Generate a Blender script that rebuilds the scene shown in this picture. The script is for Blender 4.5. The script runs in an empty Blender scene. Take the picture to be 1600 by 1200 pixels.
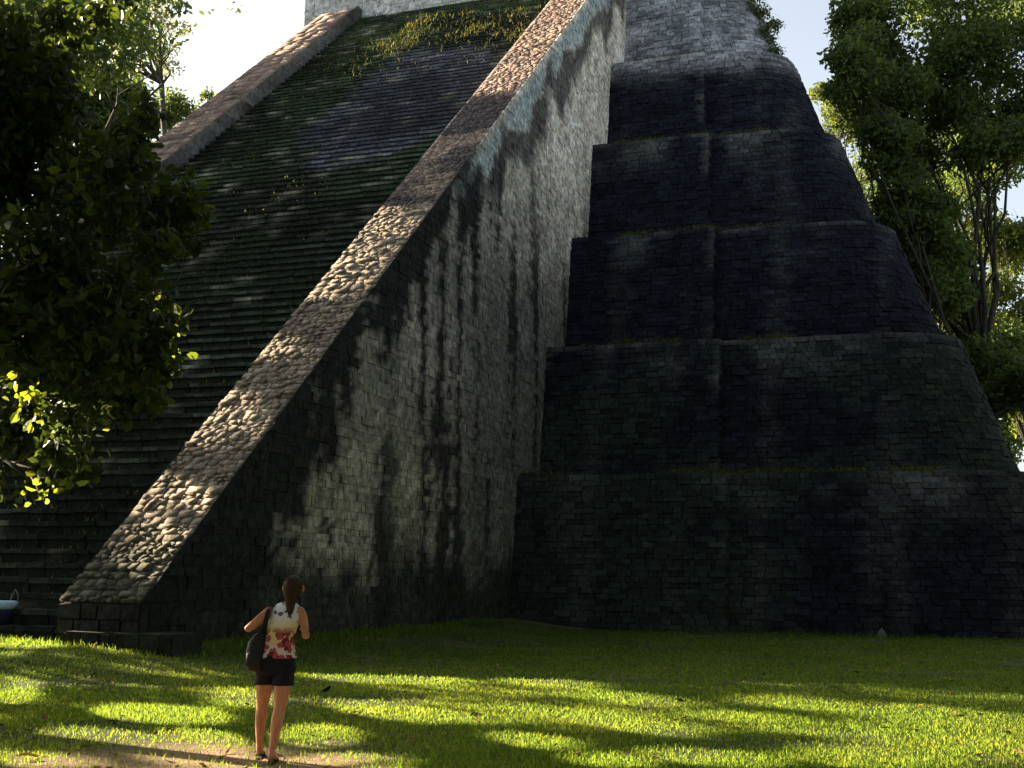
import bpy, math, random
import numpy as np
from mathutils import Matrix, Vector

# ------------------------------------------------------------------ camera, light, exposure
SC = bpy.context.scene
COL = SC.collection
PITCH, ROLL, EYE, FPX = 0.1551, 0.0117, 1.6758, 1899.88
cp, sp, cr, sr = math.cos(PITCH), math.sin(PITCH), math.cos(ROLL), math.sin(ROLL)
r0, u0, fw = Vector((1, 0, 0)), Vector((0, -sp, cp)), Vector((0, cp, sp))
RV, UV = r0 * cr + u0 * sr, u0 * cr - r0 * sr
cam_d = bpy.data.cameras.new("camera")
cam = bpy.data.objects.new("camera", cam_d)
COL.objects.link(cam)
cam_d.sensor_width = 36.0
cam_d.lens = FPX / 1600 * 36
cam_d.clip_end = 2000
mw = Matrix((RV, UV, -fw)).transposed().to_4x4()
mw.translation = Vector((0, 0, EYE))
cam.matrix_world = mw
SC.camera = cam

SUNV = Vector((-2.11, 1.229, 1.0)).normalized()          # towards the sun
ELEV = math.asin(SUNV.z)
AZ = math.atan2(SUNV.x, SUNV.y)                          # clockwise from +Y
world = bpy.data.worlds.new("World")
SC.world = world
world.use_nodes = True
wn = world.node_tree
sky = wn.nodes.new("ShaderNodeTexSky")
sky.sky_type = 'NISHITA'
sky.sun_disc = False
sky.sun_elevation = ELEV
sky.sun_rotation = AZ
sky.air_density = 1.0
sky.ozone_density = 0.6
sky.dust_density = 2.2
hs = wn.nodes.new("ShaderNodeHueSaturation")
hs.inputs["Saturation"].default_value = 0.5
wn.links.new(sky.outputs[0], hs.inputs["Color"])
wn.links.new(hs.outputs[0], wn.nodes["Background"].inputs[0])
wn.nodes["Background"].inputs[1].default_value = 0.055
sun_d = bpy.data.lights.new("sun", 'SUN')
sun_d.energy = 5.0
sun_d.angle = math.radians(0.5)
sun_d.color = (1.0, 0.83, 0.60)
sun = bpy.data.objects.new("sun", sun_d)
COL.objects.link(sun)
sun.rotation_euler = SUNV.to_track_quat('Z', 'Y').to_euler()
sun.location = (0, 0, 60)
SC.view_settings.view_transform = 'Standard'
SC.view_settings.look = 'None'
SC.view_settings.gamma = 1.0
SC.view_settings.use_curve_mapping = False
SC.view_settings.exposure = 2.4

rnd = random.Random(7)
rng = np.random.default_rng(7)

# ------------------------------------------------------------------ frame of the temple: u along the facade, n out of it, z up
A, PX0, PY0 = 0.3421, -0.0348, 40.2042
ca, sa = math.cos(A), math.sin(A)
TH, SB, BAT, LEN, TAN, ZB = 4.9345, 3.0599, 0.7815, 19.397, 0.8752, 1.11
BW, W, ZTOP = 1.772, 13.036, 29.15
MID = -7.2                                               # mirror line of the facade


def uw(u, n, z=0.0):
    return Vector((PX0 + u * ca - n * sa, PY0 - u * sa - n * ca, z))


def wu(x, y):
    dx, dy = x - PX0, y - PY0
    return dx * ca - dy * sa, -dx * sa - dy * ca


def at(px, py, depth):
    """point seen at a pixel of the 1600x1200 photograph, at world y = depth"""
    X0, Y0 = px - 800, py - 600
    X, Y = X0 * cr + Y0 * sr, -X0 * sr + Y0 * cr
    d = Vector((X / FPX, cp + Y / FPX * sp, sp - Y / FPX * cp))
    return Vector((0, 0, EYE)) + d * (depth / d.y)


# ------------------------------------------------------------------ numpy noise
def _hash(i, j, k, s):
    h = (i.astype(np.int64) * 374761393 + j.astype(np.int64) * 668265263 + k.astype(np.int64) * 2147483647 + s * 974634777) & 0xFFFFFFFF
    h = ((h ^ (h >> 13)) * 1274126177) & 0xFFFFFFFF
    h = h ^ (h >> 16)
    return (h & 0xFFFF) / 65535.0


def vnoise(x, y, z, seed=0):
    x, y, z = (np.asarray(v, float) for v in np.broadcast_arrays(x, y, z))
    xi, yi, zi = np.floor(x), np.floor(y), np.floor(z)
    fx, fy, fz = x - xi, y - yi, z - zi
    fx, fy, fz = (f * f * (3 - 2 * f) for f in (fx, fy, fz))
    r = 0
    for dx in (0, 1):
        for dy in (0, 1):
            for dz in (0, 1):
                w = (fx if dx else 1 - fx) * (fy if dy else 1 - fy) * (fz if dz else 1 - fz)
                r = r + w * _hash(xi + dx, yi + dy, zi + dz, seed)
    return r


def fbm(x, y, z, seed=0, oct=4):
    s, a, t = 0, 0.5, 0
    for o in range(oct):
        f = 2.0 ** o
        s = s + a * vnoise(np.asarray(x) * f, np.asarray(y) * f, np.asarray(z) * f, seed + o * 17)
        t += a
        a *= 0.5
    return s / t


def sstep(a, b, x):
    t = np.clip((np.asarray(x, float) - a) / (b - a), 0, 1)
    return t * t * (3 - 2 * t)


# ------------------------------------------------------------------ objects
def tag(o, label=None, cat=None, group=None, kind=None):
    if label: o['label'] = label
    if cat: o['category'] = cat
    if group: o['group'] = group
    if kind: o['kind'] = kind
    return o


def empty(name, loc=(0, 0, 0), rz=0.0):
    o = bpy.data.objects.new(name, None)
    COL.objects.link(o)
    o.location = loc
    o.rotation_euler = (0, 0, rz)
    o.empty_display_size = 0.3
    return o


def link_mesh(name, me, mat=None, parent=None):
    o = bpy.data.objects.new(name, me)
    COL.objects.link(o)
    if mat and not me.materials: me.materials.append(mat)
    if parent: o.parent = parent
    return o


def mesh_np(name, verts, faces, cols=None, smooth=False):
    """faces: (m,k) int array, or list of such arrays"""
    me = bpy.data.meshes.new(name)
    verts = np.asarray(verts, np.float32)
    if not isinstance(faces, list): faces = [faces]
    faces = [np.asarray(f, np.int32) for f in faces if len(f)]
    nl = sum(f.size for f in faces)
    npoly = sum(len(f) for f in faces)
    me.vertices.add(len(verts))
    me.vertices.foreach_set("co", verts.ravel())
    me.loops.add(nl)
    me.loops.foreach_set("vertex_index", np.concatenate([f.ravel() for f in faces]))
    me.polygons.add(npoly)
    ls, st = [], 0
    for f in faces:
        ls.append(st + np.arange(len(f)) * f.shape[1])
        st += f.size
    me.polygons.foreach_set("loop_start", np.concatenate(ls).astype(np.int32))
    me.polygons.foreach_set("use_smooth", np.full(npoly, smooth, bool))
    me.update(calc_edges=True)
    me.validate()
    if cols is not None:
        a = me.attributes.new("col", 'FLOAT_COLOR', 'POINT')
        c = np.ones((len(verts), 4), np.float32)
        c[:, :3] = cols
        a.data.foreach_set("color", c.ravel())
    return me


class MB:
    """collects simple shapes and links them as one mesh"""
    def __init__(self):
        self.v, self.f = [], []

    def add(self, vs, fs):
        b = len(self.v)
        self.v += [tuple(v) for v in vs]
        self.f += [tuple(i + b for i in f) for f in fs]

    def box(self, x0, x1, y0, y1, z0, z1):
        self.add([(x0, y0, z0), (x1, y0, z0), (x1, y1, z0), (x0, y1, z0), (x0, y0, z1), (x1, y0, z1), (x1, y1, z1), (x0, y1, z1)],
                 [(0, 3, 2, 1), (4, 5, 6, 7), (0, 1, 5, 4), (1, 2, 6, 5), (2, 3, 7, 6), (3, 0, 4, 7)])

    def loft(self, rings, cap=True, closed=True):
        n = len(rings[0])
        b = len(self.v)
        for r in rings: self.v += [tuple(p) for p in r]
        for i in range(len(rings) - 1):
            for j in range(n if closed else n - 1):
                k = (j + 1) % n
                self.f.append((b + i * n + j, b + i * n + k, b + (i + 1) * n + k, b + (i + 1) * n + j))
        if cap:
            self.f.append(tuple(b + j for j in reversed(range(n))))
            self.f.append(tuple(b + (len(rings) - 1) * n + j for j in range(n)))

    def tube(self, pts, rad, seg=7):
        pts = [Vector(p) for p in pts]
        rings = []
        up = Vector((0.31, 0.57, 0.76))
        for i, p in enumerate(pts):
            t = (pts[min(i + 1, len(pts) - 1)] - pts[max(i - 1, 0)]).normalized()
            a = t.cross(up)
            if a.length < 0.05: a = t.cross(Vector((1, 0, 0)))
            a.normalize()
            b = t.cross(a)
            rings.append([p + (a * math.cos(q) + b * math.sin(q)) * rad[i] for q in [2 * math.pi * k / seg for k in range(seg)]])
        self.loft(rings)

    def build(self, name, mat, parent=None, smooth=False):
        me = bpy.data.meshes.new(name)
        me.from_pydata(self.v, [], self.f)
        if smooth: me.polygons.foreach_set("use_smooth", np.ones(len(me.polygons), bool))
        me.update()
        return link_mesh(name, me, mat, parent)


# ------------------------------------------------------------------ materials
def new_mat(name):
    m = bpy.data.materials.new(name)
    m.use_nodes = True
    nt = m.node_tree
    b = nt.nodes["Principled BSDF"]
    b.inputs["Roughness"].default_value = 0.95
    b.inputs["Specular IOR Level"].default_value = 0.15
    return m, nt, b


def nd(nt, typ, **kw):
    n = nt.nodes.new(typ)
    for k, v in kw.items():
        if k in n.inputs: n.inputs[k].default_value = v
        else: setattr(n, k, v)
    return n


def ramp(nt, fac, stops):
    r = nt.nodes.new("ShaderNodeValToRGB")
    e = r.color_ramp.elements
    while len(e) < len(stops): e.new(0.5)
    for i, (p, c) in enumerate(stops):
        e[i].position = p
        e[i].color = (*c, 1) if len(c) == 3 else c
    nt.links.new(fac, r.inputs[0])
    return r.outputs[0]


def stone_mat(name, bump=0.6, scale=9.0, lo=0.55, hi=1.4, bscale=None):
    """base colour from the stone's own stain colour, broken up by fine grain; bumpy"""
    m, nt, b = new_mat(name)
    at_ = nd(nt, "ShaderNodeAttribute", attribute_name="col")
    geo = nd(nt, "ShaderNodeNewGeometry")
    n1 = nd(nt, "ShaderNodeTexNoise", Scale=scale, Detail=6.0, Roughness=0.65)
    nt.links.new(geo.outputs["Position"], n1.inputs["Vector"])
    mr = nd(nt, "ShaderNodeMapRange")
    for i, v in enumerate((0.3, 0.7, lo, hi)): mr.inputs[i + 1].default_value = v
    nt.links.new(n1.outputs["Fac"], mr.inputs[0])
    vm = nd(nt, "ShaderNodeVectorMath", operation='SCALE')
    nt.links.new(at_.outputs["Color"], vm.inputs[0])
    nt.links.new(mr.outputs[0], vm.inputs["Scale"])
    nt.links.new(vm.outputs[0], b.inputs["Base Color"])
    n2 = nd(nt, "ShaderNodeTexNoise", Scale=bscale or scale * 0.8, Detail=5.0, Roughness=0.6)
    nt.links.new(geo.outputs["Position"], n2.inputs["Vector"])
    bp = nd(nt, "ShaderNodeBump", Strength=bump, Distance=0.08)
    nt.links.new(n2.outputs["Fac"], bp.inputs["Height"])
    nt.links.new(bp.outputs[0], b.inputs["Normal"])
    return m


def plain(name, c, rough=0.9, var=0.25, scale=20.0, spec=0.2):
    m, nt, b = new_mat(name)
    n1 = nd(nt, "ShaderNodeTexNoise", Scale=scale, Detail=4.0)
    tc = nd(nt, "ShaderNodeTexCoord")
    nt.links.new(tc.outputs["Object"], n1.inputs["Vector"])
    o = ramp(nt, n1.outputs["Fac"], [(0.3, tuple(v * (1 - var) for v in c)), (0.7, tuple(v * (1 + var) for v in c))])
    nt.links.new(o, b.inputs["Base Color"])
    b.inputs["Roughness"].default_value = rough
    b.inputs["Specular IOR Level"].default_value = spec
    return m


def leaf_mat(name, c, trans, tw=0.45, rough=0.55, spec=0.25):
    """leaf: diffuse + light coming through it, tinted leaf by leaf (attribute col)"""
    m, nt, b = new_mat(name)
    at_ = nd(nt, "ShaderNodeAttribute", attribute_name="col")
    mx = nd(nt, "ShaderNodeMix", data_type='RGBA', blend_type='MULTIPLY')
    mx.inputs[0].default_value = 1.0
    mx.inputs[6].default_value = (*c, 1)
    nt.links.new(at_.outputs["Color"], mx.inputs[7])
    nt.links.new(mx.outputs[2], b.inputs["Base Color"])
    b.inputs["Roughness"].default_value = rough
    b.inputs["Specular IOR Level"].default_value = spec
    tr = nd(nt, "ShaderNodeBsdfTranslucent")
    mx2 = nd(nt, "ShaderNodeMix", data_type='RGBA', blend_type='MULTIPLY')
    mx2.inputs[0].default_value = 1.0
    mx2.inputs[6].default_value = (*trans, 1)
    nt.links.new(at_.outputs["Color"], mx2.inputs[7])
    nt.links.new(mx2.outputs[2], tr.inputs["Color"])
    ms = nd(nt, "ShaderNodeMixShader")
    ms.inputs[0].default_value = tw
    nt.links.new(b.outputs[0], ms.inputs[1])
    nt.links.new(tr.outputs[0], ms.inputs[2])
    nt.links.new(ms.outputs[0], nt.nodes["Material Output"].inputs["Surface"])
    return m


M_wall = stone_mat("weathered_side_wall", 0.7, 5.0, 0.4, 1.7, 12.0)
M_cap = stone_mat("rough_limestone_cap", 1.0, 7.0, 0.5, 1.5, 16.0)
M_terr = stone_mat("lichen_black_terrace", 0.5, 8.0, 0.45, 1.7)
M_step = stone_mat("mossy_step_stone", 0.6, 8.0, 0.5, 1.5)
M_mortar = plain("dark_joint_earth", (0.03, 0.03, 0.028), var=0.5, scale=3.0)
M_bark = plain("grey_bark", (0.055, 0.048, 0.038), var=0.45, scale=6.0)
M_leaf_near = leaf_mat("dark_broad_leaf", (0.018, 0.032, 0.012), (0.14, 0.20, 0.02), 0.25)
M_leaf_lit = leaf_mat("lit_leaf", (0.05, 0.075, 0.015), (0.30, 0.40, 0.03), 0.45)  # brighter copy of the near leaf: sunlight put into its colour
M_leaf_far = leaf_mat("far_tree_leaf", (0.055, 0.085, 0.028), (0.20, 0.28, 0.05), 0.40)
M_leaf_sun = leaf_mat("sunny_tree_leaf", (0.055, 0.085, 0.022), (0.20, 0.26, 0.04), 0.4)
M_leaf_pale = leaf_mat("pale_tree_leaf", (0.17, 0.19, 0.13), (0.42, 0.46, 0.28), 0.5)  # paleness is the bright haze over the far tree, put into the leaf colour
M_blade = leaf_mat("grass_blade", (0.014, 0.050, 0.012), (0.27, 0.39, 0.035), 0.55, 0.7, 0.1)
M_weed = leaf_mat("wall_weed", (0.05, 0.07, 0.022), (0.17, 0.17, 0.04), 0.35, 0.8, 0.1)


# ------------------------------------------------------------------ the ground
def gz(x, y):
    x, y = np.asarray(x, float), np.asarray(y, float)
    dx, dy = x - PX0, y - PY0
    u, n = dx * ca - dy * sa, -dx * sa - dy * ca
    z = 0.34 * sstep(3.2, -1.0, u) * sstep(23.6, 19.8, n)
    z = z + 0.07 * (fbm(x * 0.22, y * 0.22, 0.5, 91, 3) - 0.5) * sstep(6, 10, y)
    return z


def build_ground():
    xs = np.unique(np.concatenate([np.linspace(-300, -32, 14), np.arange(-32, 32.1, 0.5), np.linspace(32, 300, 14)]))
    ys = np.unique(np.concatenate([np.linspace(-120, 2, 14), np.arange(2, 48.1, 0.4), np.linspace(48, 500, 18)]))
    X, Y = np.meshgrid(xs, ys)
    Z = gz(X, Y)
    v = np.stack([X, Y, Z], -1).reshape(-1, 3)
    nx, ny = len(xs), len(ys)
    i = np.arange(nx * ny).reshape(ny, nx)
    f = np.stack([i[:-1, :-1], i[:-1, 1:], i[1:, 1:], i[1:, :-1]], -1).reshape(-1, 4)
    me = mesh_np("lawn", v, f, smooth=True)
    m, nt, b = new_mat("lawn_soil")
    geo = nd(nt, "ShaderNodeNewGeometry")
    n1 = nd(nt, "ShaderNodeTexNoise", Scale=0.55, Detail=5.0, Roughness=0.6)
    n2 = nd(nt, "ShaderNodeTexNoise", Scale=14.0, Detail=6.0, Roughness=0.7)
    for n in (n1, n2): nt.links.new(geo.outputs["Position"], n.inputs["Vector"])
    c1 = ramp(nt, n1.outputs["Fac"], [(0.35, (0.030, 0.050, 0.012)), (0.55, (0.055, 0.065, 0.022)), (0.72, (0.15, 0.115, 0.07))])
    c2 = ramp(nt, n2.outputs["Fac"], [(0.3, (0.55, 0.55, 0.55)), (0.7, (1.35, 1.3, 1.2))])
    # trodden earth near the walker
    dv = nd(nt, "ShaderNodeVectorMath", operation='DISTANCE')
    dv.inputs[1].default_value = (-2.7, 10.3, 0)
    nt.links.new(geo.outputs["Position"], dv.inputs[0])
    ad = nd(nt, "ShaderNodeMath", operation='MULTIPLY_ADD')
    nt.links.new(n1.outputs["Fac"], ad.inputs[0]); ad.inputs[1].default_value = 3.0
    nt.links.new(dv.outputs["Value"], ad.inputs[2])
    mr = nd(nt, "ShaderNodeMapRange")
    for i_, v_ in enumerate((2.9, 4.1, 1.0, 0.0)): mr.inputs[i_ + 1].default_value = v_
    nt.links.new(ad.outputs[0], mr.inputs[0])
    mx0 = nd(nt, "ShaderNodeMix", data_type='RGBA')
    nt.links.new(mr.outputs[0], mx0.inputs[0]); nt.links.new(c1, mx0.inputs[6]); mx0.inputs[7].default_value = (0.30, 0.20, 0.13, 1)
    mx = nd(nt, "ShaderNodeMix", data_type='RGBA', blend_type='MULTIPLY')
    mx.inputs[0].default_value = 1
    nt.links.new(mx0.outputs[2], mx.inputs[6]); nt.links.new(c2, mx.inputs[7])
    nt.links.new(mx.outputs[2], b.inputs["Base Color"])
    bp = nd(nt, "ShaderNodeBump", Strength=0.7, Distance=0.04)
    nt.links.new(n2.outputs["Fac"], bp.inputs["Height"]); nt.links.new(bp.outputs[0], b.inputs["Normal"])
    o = link_mesh("lawn", me, m)
    tag(o, "mown green lawn with worn earthy patches in front of the stone temple", "lawn", kind='structure')


build_ground()


# ------------------------------------------------------------------ stones
def stones_mesh(Q, N, depth, jit, inset, colfn, r, tint=0.25, back=0.04):
    """Q (m,4,3) quads (ccw), N (m,3) outward normals -> verts (m*8), faces, colours"""
    Q, N = np.asarray(Q, float), np.asarray(N, float)
    m = len(Q)
    c = Q.mean(1, keepdims=True)
    e = np.linalg.norm(Q - c, axis=2, keepdims=True)
    base = c + (Q - c) * (1 - 0.012 / np.maximum(e, .03)) - N[:, None] * back
    d = np.asarray(depth)[:, None, None] if np.ndim(depth) else depth
    ins = inset * (0.6 + 0.9 * r.random((m, 4, 1)))
    top = c + (Q - c) * (1 - ins / np.maximum(e, .03)) + N[:, None] * (d + jit * (r.random((m, 4, 1)) - 0.5))
    top = top + (r.random((m, 4, 3)) - 0.5) * jit * 0.8
    v = np.concatenate([base, top], 1).reshape(-1, 3)
    o = (np.arange(m) * 8)[:, None]
    fs = [np.array([4, 5, 6, 7])[None] + o]
    for a in range(4):
        b_ = (a + 1) % 4
        fs.append(np.array([a, b_, 4 + b_, 4 + a])[None] + o)
    f = np.concatenate(fs)
    col = colfn(v[:, 0], v[:, 1], v[:, 2])
    t = 1 + tint * (np.repeat(r.random(m), 8)[:, None] * 2 - 1)
    return v, f, np.clip(col * t, 0, 0.9)


def split_stones(parent, name, stuffname, V, F, C, mat, pick, limit=300, smooth=False):
    """the chosen stones become single objects, the rest one mesh"""
    m = len(V) // 8
    Fm = F.reshape(5, m, 4)
    pick = np.asarray(list(pick), dtype=int)[:limit]
    keep = np.ones(m, bool); keep[pick] = False
    ids = np.nonzero(keep)[0]
    remap = np.cumsum(keep) - 1
    vk = V.reshape(m, 8, 3)[ids].reshape(-1, 3)
    ck = C.reshape(m, 8, 3)[ids].reshape(-1, 3)
    fk = (Fm[:, ids] - (ids * 8)[None, :, None] + (remap[ids] * 8)[None, :, None]).reshape(-1, 4)
    if len(ids):
        o = link_mesh(stuffname, mesh_np(stuffname, vk, fk, ck, smooth), mat, parent)
        o['kind'] = 'stuff'
    f1 = Fm[:, 0] - 0
    f1 = f1 - f1.min()
    for i in pick:
        vs = V[i * 8:i * 8 + 8]
        c0 = vs.mean(0)
        me = mesh_np(name, vs - c0, f1, C[i * 8:i * 8 + 8], smooth)
        s = link_mesh(name, me, mat, parent)
        s.location = c0


# the temple -------------------------------------------------------------------------------
temple = empty("stepped_temple", uw(0, 0, 0), -A)
# local axes: x = u, y = -n
tag(temple, "tall dark stepped stone temple pyramid with a broad central stairway and pale balustrade side", "temple")


def loc3(u, n, z):
    return np.stack(np.broadcast_arrays(np.asarray(u, float), -np.asarray(n, float), np.asarray(z, float)), -1)


def rgb(r_, g_, b_):
    return np.stack(np.broadcast_arrays(r_, g_, b_), -1)


def mixc(a, b, t):
    return a * (1 - t[..., None]) + b * t[..., None]


def col_terrace(x, y, z):
    u, n = x, -y
    k = np.clip(np.floor(z / TH - 0.002), 0, 6)
    below = (k + 1) * TH - z                                     # distance under this tier's top edge
    a = fbm(u * 0.35, n * 0.35, z * 0.5, 5)
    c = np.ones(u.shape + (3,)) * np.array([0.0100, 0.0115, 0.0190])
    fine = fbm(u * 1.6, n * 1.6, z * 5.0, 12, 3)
    c = c * (0.5 + 1.0 * fine)[..., None]
    # pale weathering just under the ledges, patchy
    pt = sstep(0.46, 0.62, fbm(u * 0.45, 0.35 * z, n * 0.3, 23)) * sstep(2.0, 0.1, below)
    c = mixc(c, np.array([0.085, 0.09, 0.09]), pt * 0.8)
    c = mixc(c, np.array([0.10, 0.10, 0.095]), (np.abs(u - (7.62 - .68 * (k + 1))) < .10) * sstep(.35, .6, fbm(u, z * .8, 2.0, 27)) * .6)
    # thin pale lip stones
    c = mixc(c, np.array([0.09, 0.09, 0.09]), sstep(0.22, 0.1, below) * sstep(0.4, 0.6, fbm(u * 1.1, 3.0, k, 29)) * 0.7)
    # green-grey growth on the two lowest tiers
    gr = sstep(0.40, 0.62, fbm(u * 0.28 + 3, n * 0.2, z * 0.30, 41)) * sstep(10.6, 8.5, z)
    c = mixc(c, np.array([0.024, 0.034, 0.025]), gr * 0.8)
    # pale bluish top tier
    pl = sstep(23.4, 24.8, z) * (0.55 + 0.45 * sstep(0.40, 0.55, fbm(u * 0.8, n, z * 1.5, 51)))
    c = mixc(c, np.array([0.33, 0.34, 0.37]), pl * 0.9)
    # vertical runs
    dr = sstep(0.60, 0.74, fbm(u * 1.5, 7.0, z * 0.10, 61))
    c = mixc(c, np.array([0.06, 0.063, 0.06]), dr * 0.4)
    return c


def tier_path(k, f, right=True, grow=0.0):
    """footprint of tier k (1..) at height fraction f: list of (u, n)"""
    n0 = -(k - 1) * SB - BAT * f + grow
    uc = 18.5 - 2.12 * k + 1.75 * (1 - f) + grow
    up = 7.7 - 0.68 * k
    R = 2.4
    pts = [(-0.6, n0), (up, n0), (up + 0.04, n0 - 0.45), (uc - R, n0 - 0.45)]
    for i in range(1, 9):
        a = math.pi / 2 * (1 - i / 8)
        pts.append((uc - R + R * math.cos(a), n0 - 0.45 - R + R * math.sin(a)))
    pts.append((uc, n0 - 14))
    if not right: pts = [(2 * MID - u, n) for u, n in pts]
    return np.array(pts)


def tile_path(k, right, rowh, slen, r):
    Q, N = [], []
    rows = int(round(TH / rowh))
    pa = [tier_path(k, f / rows, right) for f in range(rows + 1)]
    for i in range(rows):
        p0, p1 = pa[i], pa[i + 1]
        z0, z1 = (k - 1) * TH + TH * i / rows, (k - 1) * TH + TH * (i + 1) / rows
        for lo_, hi_ in ((0, 1), (1, 2), (2, len(p0) - 1)):
            A0, A1 = p0[lo_:hi_ + 1], p1[lo_:hi_ + 1]
            cum = np.concatenate([[0], np.cumsum(np.linalg.norm(np.diff(A0, axis=0), axis=1))])
            ns = max(1, int(round(cum[-1] / slen)))
            cuts = np.linspace(0, cum[-1], ns + 1)
            if ns > 2: cuts[1:-1] += (r.random(ns - 1) - 0.5) * 0.8 * slen

            def pos(P_, c_): return np.array([np.interp(c_, cum, P_[:, 0]), np.interp(c_, cum, P_[:, 1])])
            for c0, c1 in zip(cuts[:-1], cuts[1:]):
                a, b_, c_, d_ = pos(A0, c0), pos(A0, c1), pos(A1, c1), pos(A1, c0)
                t = b_ - a
                nr = np.array([-t[1], t[0]]) if right else np.array([t[1], -t[0]])
                nr = nr / max(1e-6, np.linalg.norm(nr))
                nv = np.array([nr[0], -nr[1], 0.15]); nv /= np.linalg.norm(nv)
                q = [(a[0], -a[1], z0), (b_[0], -b_[1], z0), (c_[0], -c_[1], z1), (d_[0], -d_[1], z1)]
                Q.append(q if right else [q[1], q[0], q[3], q[2]])
                N.append(nv)
    return np.array(Q), np.array(N)


for k in range(1, 8):
    g = -0.05
    ring = []
    for f in (0.0, 1.0):
        rp = tier_path(k, f, True, g)
        lp = tier_path(k, f, False, g)[::-1]
        z = (k - 1) * TH + TH * f - (0.02 if f else 0.0) - (0.5 if (k == 1 and f == 0) else 0)
        back = -42.0 + (k - 1) * 1.2
        pts = [(u, n) for u, n in lp] + [(u, n) for u, n in rp]
        pts = [(pts[0][0], back)] + pts + [(pts[-1][0], back)]
        ring.append([(u, -n, z) for u, n in pts])
    mb = MB(); mb.loft(ring)
    ter = mb.build("terrace", M_mortar, temple)
    ter['label'] = ["lowest and widest terrace with greenish growth", "second terrace from the ground", "third terrace from the ground", "fourth terrace from the ground",
                    "fifth terrace from the ground", "pale sixth terrace at the top of the picture", "uppermost terrace behind the stair head"][k - 1]
    for right in (True, False):
        Q, N = tile_path(k, right, 0.18 if right else 0.42, 0.42 if right else 0.8, rng)
        mm = len(Q)
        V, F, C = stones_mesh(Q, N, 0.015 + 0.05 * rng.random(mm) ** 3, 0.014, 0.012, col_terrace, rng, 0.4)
        if right and k in (1, 2):
            cen = Q.mean(1)
            vis = (cen[:, 0] > 0.3) & (cen[:, 0] < 12.5) & (cen[:, 2] > (0.2 if k == 1 else 5.0)) & (np.abs(N[:, 0]) < 0.2)
            area = np.linalg.norm(Q[:, 1] - Q[:, 0], axis=1)
            order = np.argsort(np.where(vis, -area, 1e9))[:150]
            split_stones(ter, "stone", "stonework", V, F, C, M_terr, order)
        else:
            split_stones(ter, "stone", "stonework", V, F, C, M_terr, [])
    # ledge: flat slabs along the top edge
    if k < 7:
        p = tier_path(k, 1.0, True)
        Q, N = [], []
        for j in (0, 2):
            a, b_ = p[j], p[j + 1]
            nn = max(2, int((b_[0] - a[0]) / 0.7))
            for i in range(nn):
                ua, ub = a[0] + (b_[0] - a[0]) * i / nn, a[0] + (b_[0] - a[0]) * (i + 1) / nn
                for d in range(3):
                    Q.append([(ua, -(a[1] - d * .75), k * TH), (ub, -(a[1] - d * .75), k * TH), (ub, -(a[1] - d * .75 - .75), k * TH), (ua, -(a[1] - d * .75 - .75), k * TH)])
                    N.append((0, 0, 1))
        V, F, C = stones_mesh(Q, N, 0.01 + 0.05 * rng.random(len(Q)), 0.04, 0.04, col_terrace, rng, 0.4)
        split_stones(ter, "stone", "ledge_paving", V, F, C, M_terr, [])


# the two balustrades ----------------------------------------------------------------------
def ztopline(n):
    return ZB + (LEN - n) * TAN


def face_n(z):
    k = np.floor(z / TH)
    return -k * SB - BAT * (z / TH - k)


NEND = LEN - (ZTOP - ZB) / TAN                                   # where the stair reaches the top


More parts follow.
